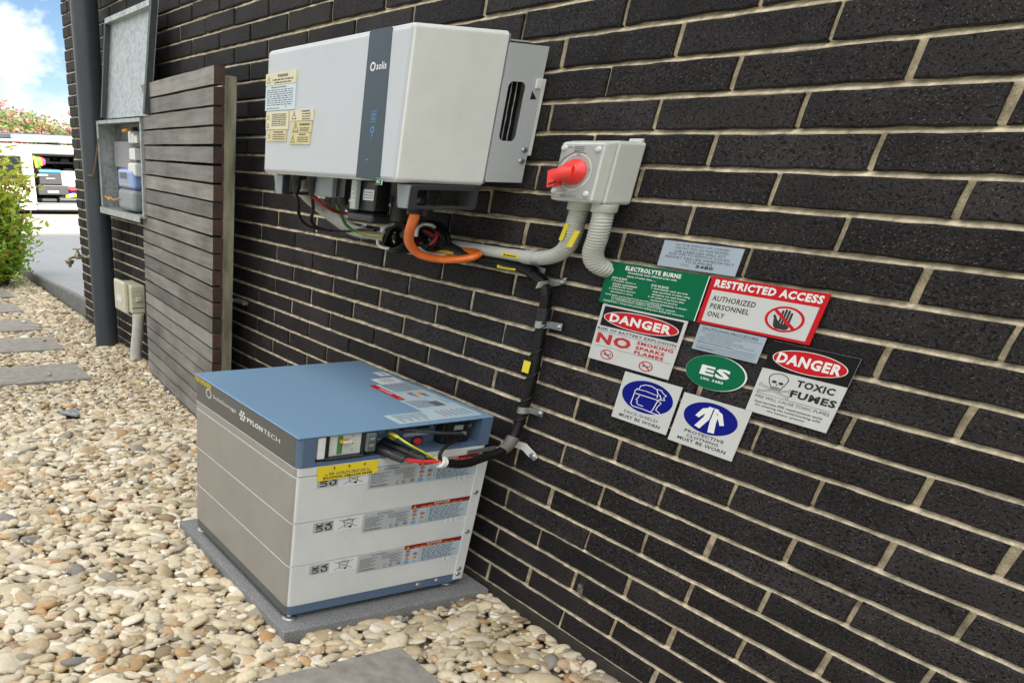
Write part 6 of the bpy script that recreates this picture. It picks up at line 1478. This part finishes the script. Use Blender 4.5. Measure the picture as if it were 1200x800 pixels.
for q in range(14):
    c_ = random.choice((M_YEL, M_YEL, M_CGRN, M_PAPER, M_INKLB)); x, y = XV - random.uniform(0.06, 0.35), random.uniform(3.15, 3.65)
    b.rbox((x, y, 0.18), (x + 0.07, y + 0.12, 0.18 + random.uniform(0.05, 0.10)), 0.015, c_, 1)
props(obj('tool_bag', b, loc=(XV - 0.2, 3.4, 0.1)), 'dark open bag of yellow and green tools at the van door sill', 'bag')
b = MB(); b.rbox((XV - 0.7, 3.38, 0.238), (XV - 0.2, 3.70, 0.31), 0.02, M_INKB, 2); b.rbox((XV - 0.65, 3.40, 0.311), (XV - 0.2, 3.66, 0.36), 0.02, M_INKR, 2)
props(obj('storage_box', b, loc=(XV - 0.4, 3.5, 0.24)), 'blue box with a red top beside the lower tool case', 'box')
b = MB(); b.rbox((XV - 1.0, 3.26, 0.361), (XV - 0.45, 3.85, 0.70), 0.09, M_PAPER, 4); props(obj('sack', b, loc=(XV - 0.7, 3.5, 0.37)), 'pale bulging sack to the right of the blue lidded case', 'sack')
b = MB()
for k, M_ in enumerate((M_CYEL, M_CGRN, mat('vest_orange', (0.85, 0.25, 0.05), 0.6), mat('vest_pink', (0.80, 0.06, 0.16), 0.6))):
    b.tube([(XV - 0.16 - 0.01*k, 2.60 + 0.055*k, 0.985 - 0.012*k), (XV - 0.14, 2.66 + 0.06*k, 0.90), (XV - 0.15, 2.68 + 0.05*k, 0.76 + 0.02*k)], 0.030, M_, 8, 4, (1.2, 1.6, 1))
props(obj('work_vest', b, loc=(XV - 0.15, 2.7, 0.85)), 'yellow and pink hi-vis vest hanging in the van door opening', 'vest')

# ================================================================== planting
def leaves(pts, size, cols, elong, seed, up=0.3):
    r = np.random.default_rng(seed); n = len(pts)
    P = np.array(pts)
    d = r.normal(size=(n, 3)); d[:, 2] += up; d /= np.linalg.norm(d, axis=1)[:, None]
    q = np.cross(d, r.normal(size=(n, 3))); q /= np.linalg.norm(q, axis=1)[:, None]
    sz = size * r.uniform(0.6, 1.4, n)
    k = np.array([1.4, 1.8, 1.0])
    nn = np.cross(d, q)
    a = P; b_ = P + (d * 0.5 + q / elong * 0.5 + nn * 0.06) * sz[:, None] * k; c = P + d * sz[:, None] * k; e = P + (d * 0.5 - q / elong * 0.5 + nn * 0.06) * sz[:, None] * k
    V = np.stack([a, b_, c, e], 1).reshape(-1, 3)
    C = np.repeat(np.array([cols(P[i], r) for i in range(n)]), 4, 0)
    return V, C
def leaf_obj(name, V, C, parent):
    n = len(V) // 4
    me = bpy.data.meshes.new(name); off = WL[parent]
    me.from_pydata((V - np.array(off)).tolist(), [], [(4*i, 4*i+1, 4*i+2, 4*i+3) for i in range(n)])
    at = me.attributes.new('Col', 'FLOAT_COLOR', 'POINT'); at.data.foreach_set('color', np.column_stack([C, np.ones(len(C))]).astype(np.float32).ravel())
    me.materials.append(M_LEAF)
    o = bpy.data.objects.new(name, me); COL.objects.link(o); o.parent = parent; WL[o] = off
    return o
sh = thing('shrub', (-7.60, -0.46, -0.02), 'green nandina shrub with orange tinted new leaves beside the pebble path', 'shrub')
r_ = np.random.default_rng(5); pts = []; stems = MB(); rs = random.Random(4)
for k in range(95):
    a = rs.uniform(0, 6.283); rad = math.sqrt(rs.random()); lean = rad * 0.62
    x0, y0 = -7.60 + 0.16*math.cos(a), -0.46 + 0.2*math.sin(a); h = rs.uniform(0.25, 1.22) * (1.05 - 0.25*rad)
    x1, y1 = -7.60 + lean*0.85*math.cos(a), -0.46 + lean*0.85*math.sin(a)
    st_ = [(x0, y0, -0.02), ((x0*0.6 + x1*0.4), (y0*0.6 + y1*0.4), h*0.55), (x1, y1, h)]
    stems.tube(st_, lambda t: 0.006*(1 - 0.7*t), M_BARK, 5, 3)
    for q in catmull(st_, 7)[2:]:
        for _ in range(2):
            s0 = Vector(q); s1 = s0 + Vector((rs.gauss(0, .09), rs.gauss(0, .11), rs.uniform(-.02, .08)))
            for j in range(6):
                t = rs.random(); g = s0.lerp(s1, t); pts.append((g.x + rs.gauss(0, .03), g.y + rs.gauss(0, .036), g.z + rs.gauss(0, .022)))
def shc(p, r):
    t = np.clip((p[2] - 0.30) / 0.9 + r.normal(0, 0.25), 0, 1)
    g = np.array(lin('#8fb540')) * (1 - t) + np.array(lin('#dcdc62')) * t
    if r.random() < 0.05 + 0.10 * t: g = np.array(lin('#c08a3e')) if r.random() < 0.6 else np.array(lin('#a5523f'))
    return g * r.uniform(0.7, 1.35)
pts = [p for p in pts if rs.random() < 0.72]
V, C = leaves(pts, 0.052, shc, 2.6, 8)
leaf_obj('foliage', V, C, sh); obj('stems', stems, sh)

def tree(x, y, z0, H, crown, nleaf, size, cols, label, seed, nbr=12, name='tree'):
    t = thing(name, (x, y, z0), label, 'tree', None); r = random.Random(seed); b = MB(); pts = []
    cz = z0 + H * 0.62
    b.tube([(x, y, z0), (x + .05, y + .08, z0 + H*.25), (x - .04, y, z0 + H*.5)], lambda t_: 0.14*(1 - .55*t_), M_BARK, 10, 5)
    cl = []
    for k in range(nbr):
        a = 6.283*k/nbr + r.uniform(-.3, .3); el = r.uniform(0.05, 1.3)
        e = Vector((x + crown[0]*math.cos(a)*math.cos(el)*r.uniform(.55, .95), y + crown[1]*math.sin(a)*math.cos(el)*r.uniform(.55, .95), cz + crown[2]*math.sin(el)*r.uniform(.4, .95) - crown[2]*0.25))
        m_ = Vector((x, y, z0 + H*.45)).lerp(e, .5) + Vector((r.gauss(0, .1), r.gauss(0, .1), .12))
        b.tube([(x, y, z0 + H*r.uniform(.28, .5)), tuple(m_), tuple(e)], lambda t_: 0.06*(1 - .75*t_), M_BARK, 6, 4)
        for j in range(3):
            q = m_.lerp(e, r.uniform(.4, 1.15)) + Vector((r.gauss(0, .25*crown[0]*.5), r.gauss(0, .25*crown[1]*.5), r.gauss(0, .2*crown[2])))
            cl.append((q, r.uniform(.22, .42)))
    for k in range(nleaf):
        q, s_ = r.choice(cl); g = Vector((r.gauss(0, 1), r.gauss(0, 1), r.gauss(0, 1))); g = g.normalized() * (r.random() ** 0.45)
        pts.append((q.x + g.x*s_*crown[0]*.72, q.y + g.y*s_*crown[1]*.72, q.z + g.z*s_*crown[2]*.8))
    V, C = leaves(pts, size, cols, 1.7, seed)
    obj('trunk', b, t); leaf_obj('crown', V, C, t)
    return t
def pinkc(p, r):
    n_ = math.sin(p[1]*5.1 + p[2]*3)*math.sin(p[0]*4.3 + p[2]*6.1) + r.normal(0, .45)
    if n_ > 0.30: return np.array(lin('#cf9498')) * r.uniform(0.75, 1.25)
    return (np.array(lin('#6f8c4c')) if r.random() < .85 else np.array(lin('#a08c4c'))) * r.uniform(0.7, 1.3)
tree(-26.0, 4.3, -0.25, 2.40, (2.0, 2.7, 0.95), 9000, 0.085, pinkc, 'crape myrtle tree with pink blossom behind the white van', 21, 16)
def greenc(p, r): return (np.array(lin('#6f8a48')) if r.random() < .8 else np.array(lin('#9aa052'))) * r.uniform(0.6, 1.35)
tree(-33.0, 1.6, -0.35, 2.4, (2.6, 3.2, 1.0), 6000, 0.11, greenc, 'green leafy tree farther back left of the pink tree', 33, 14)
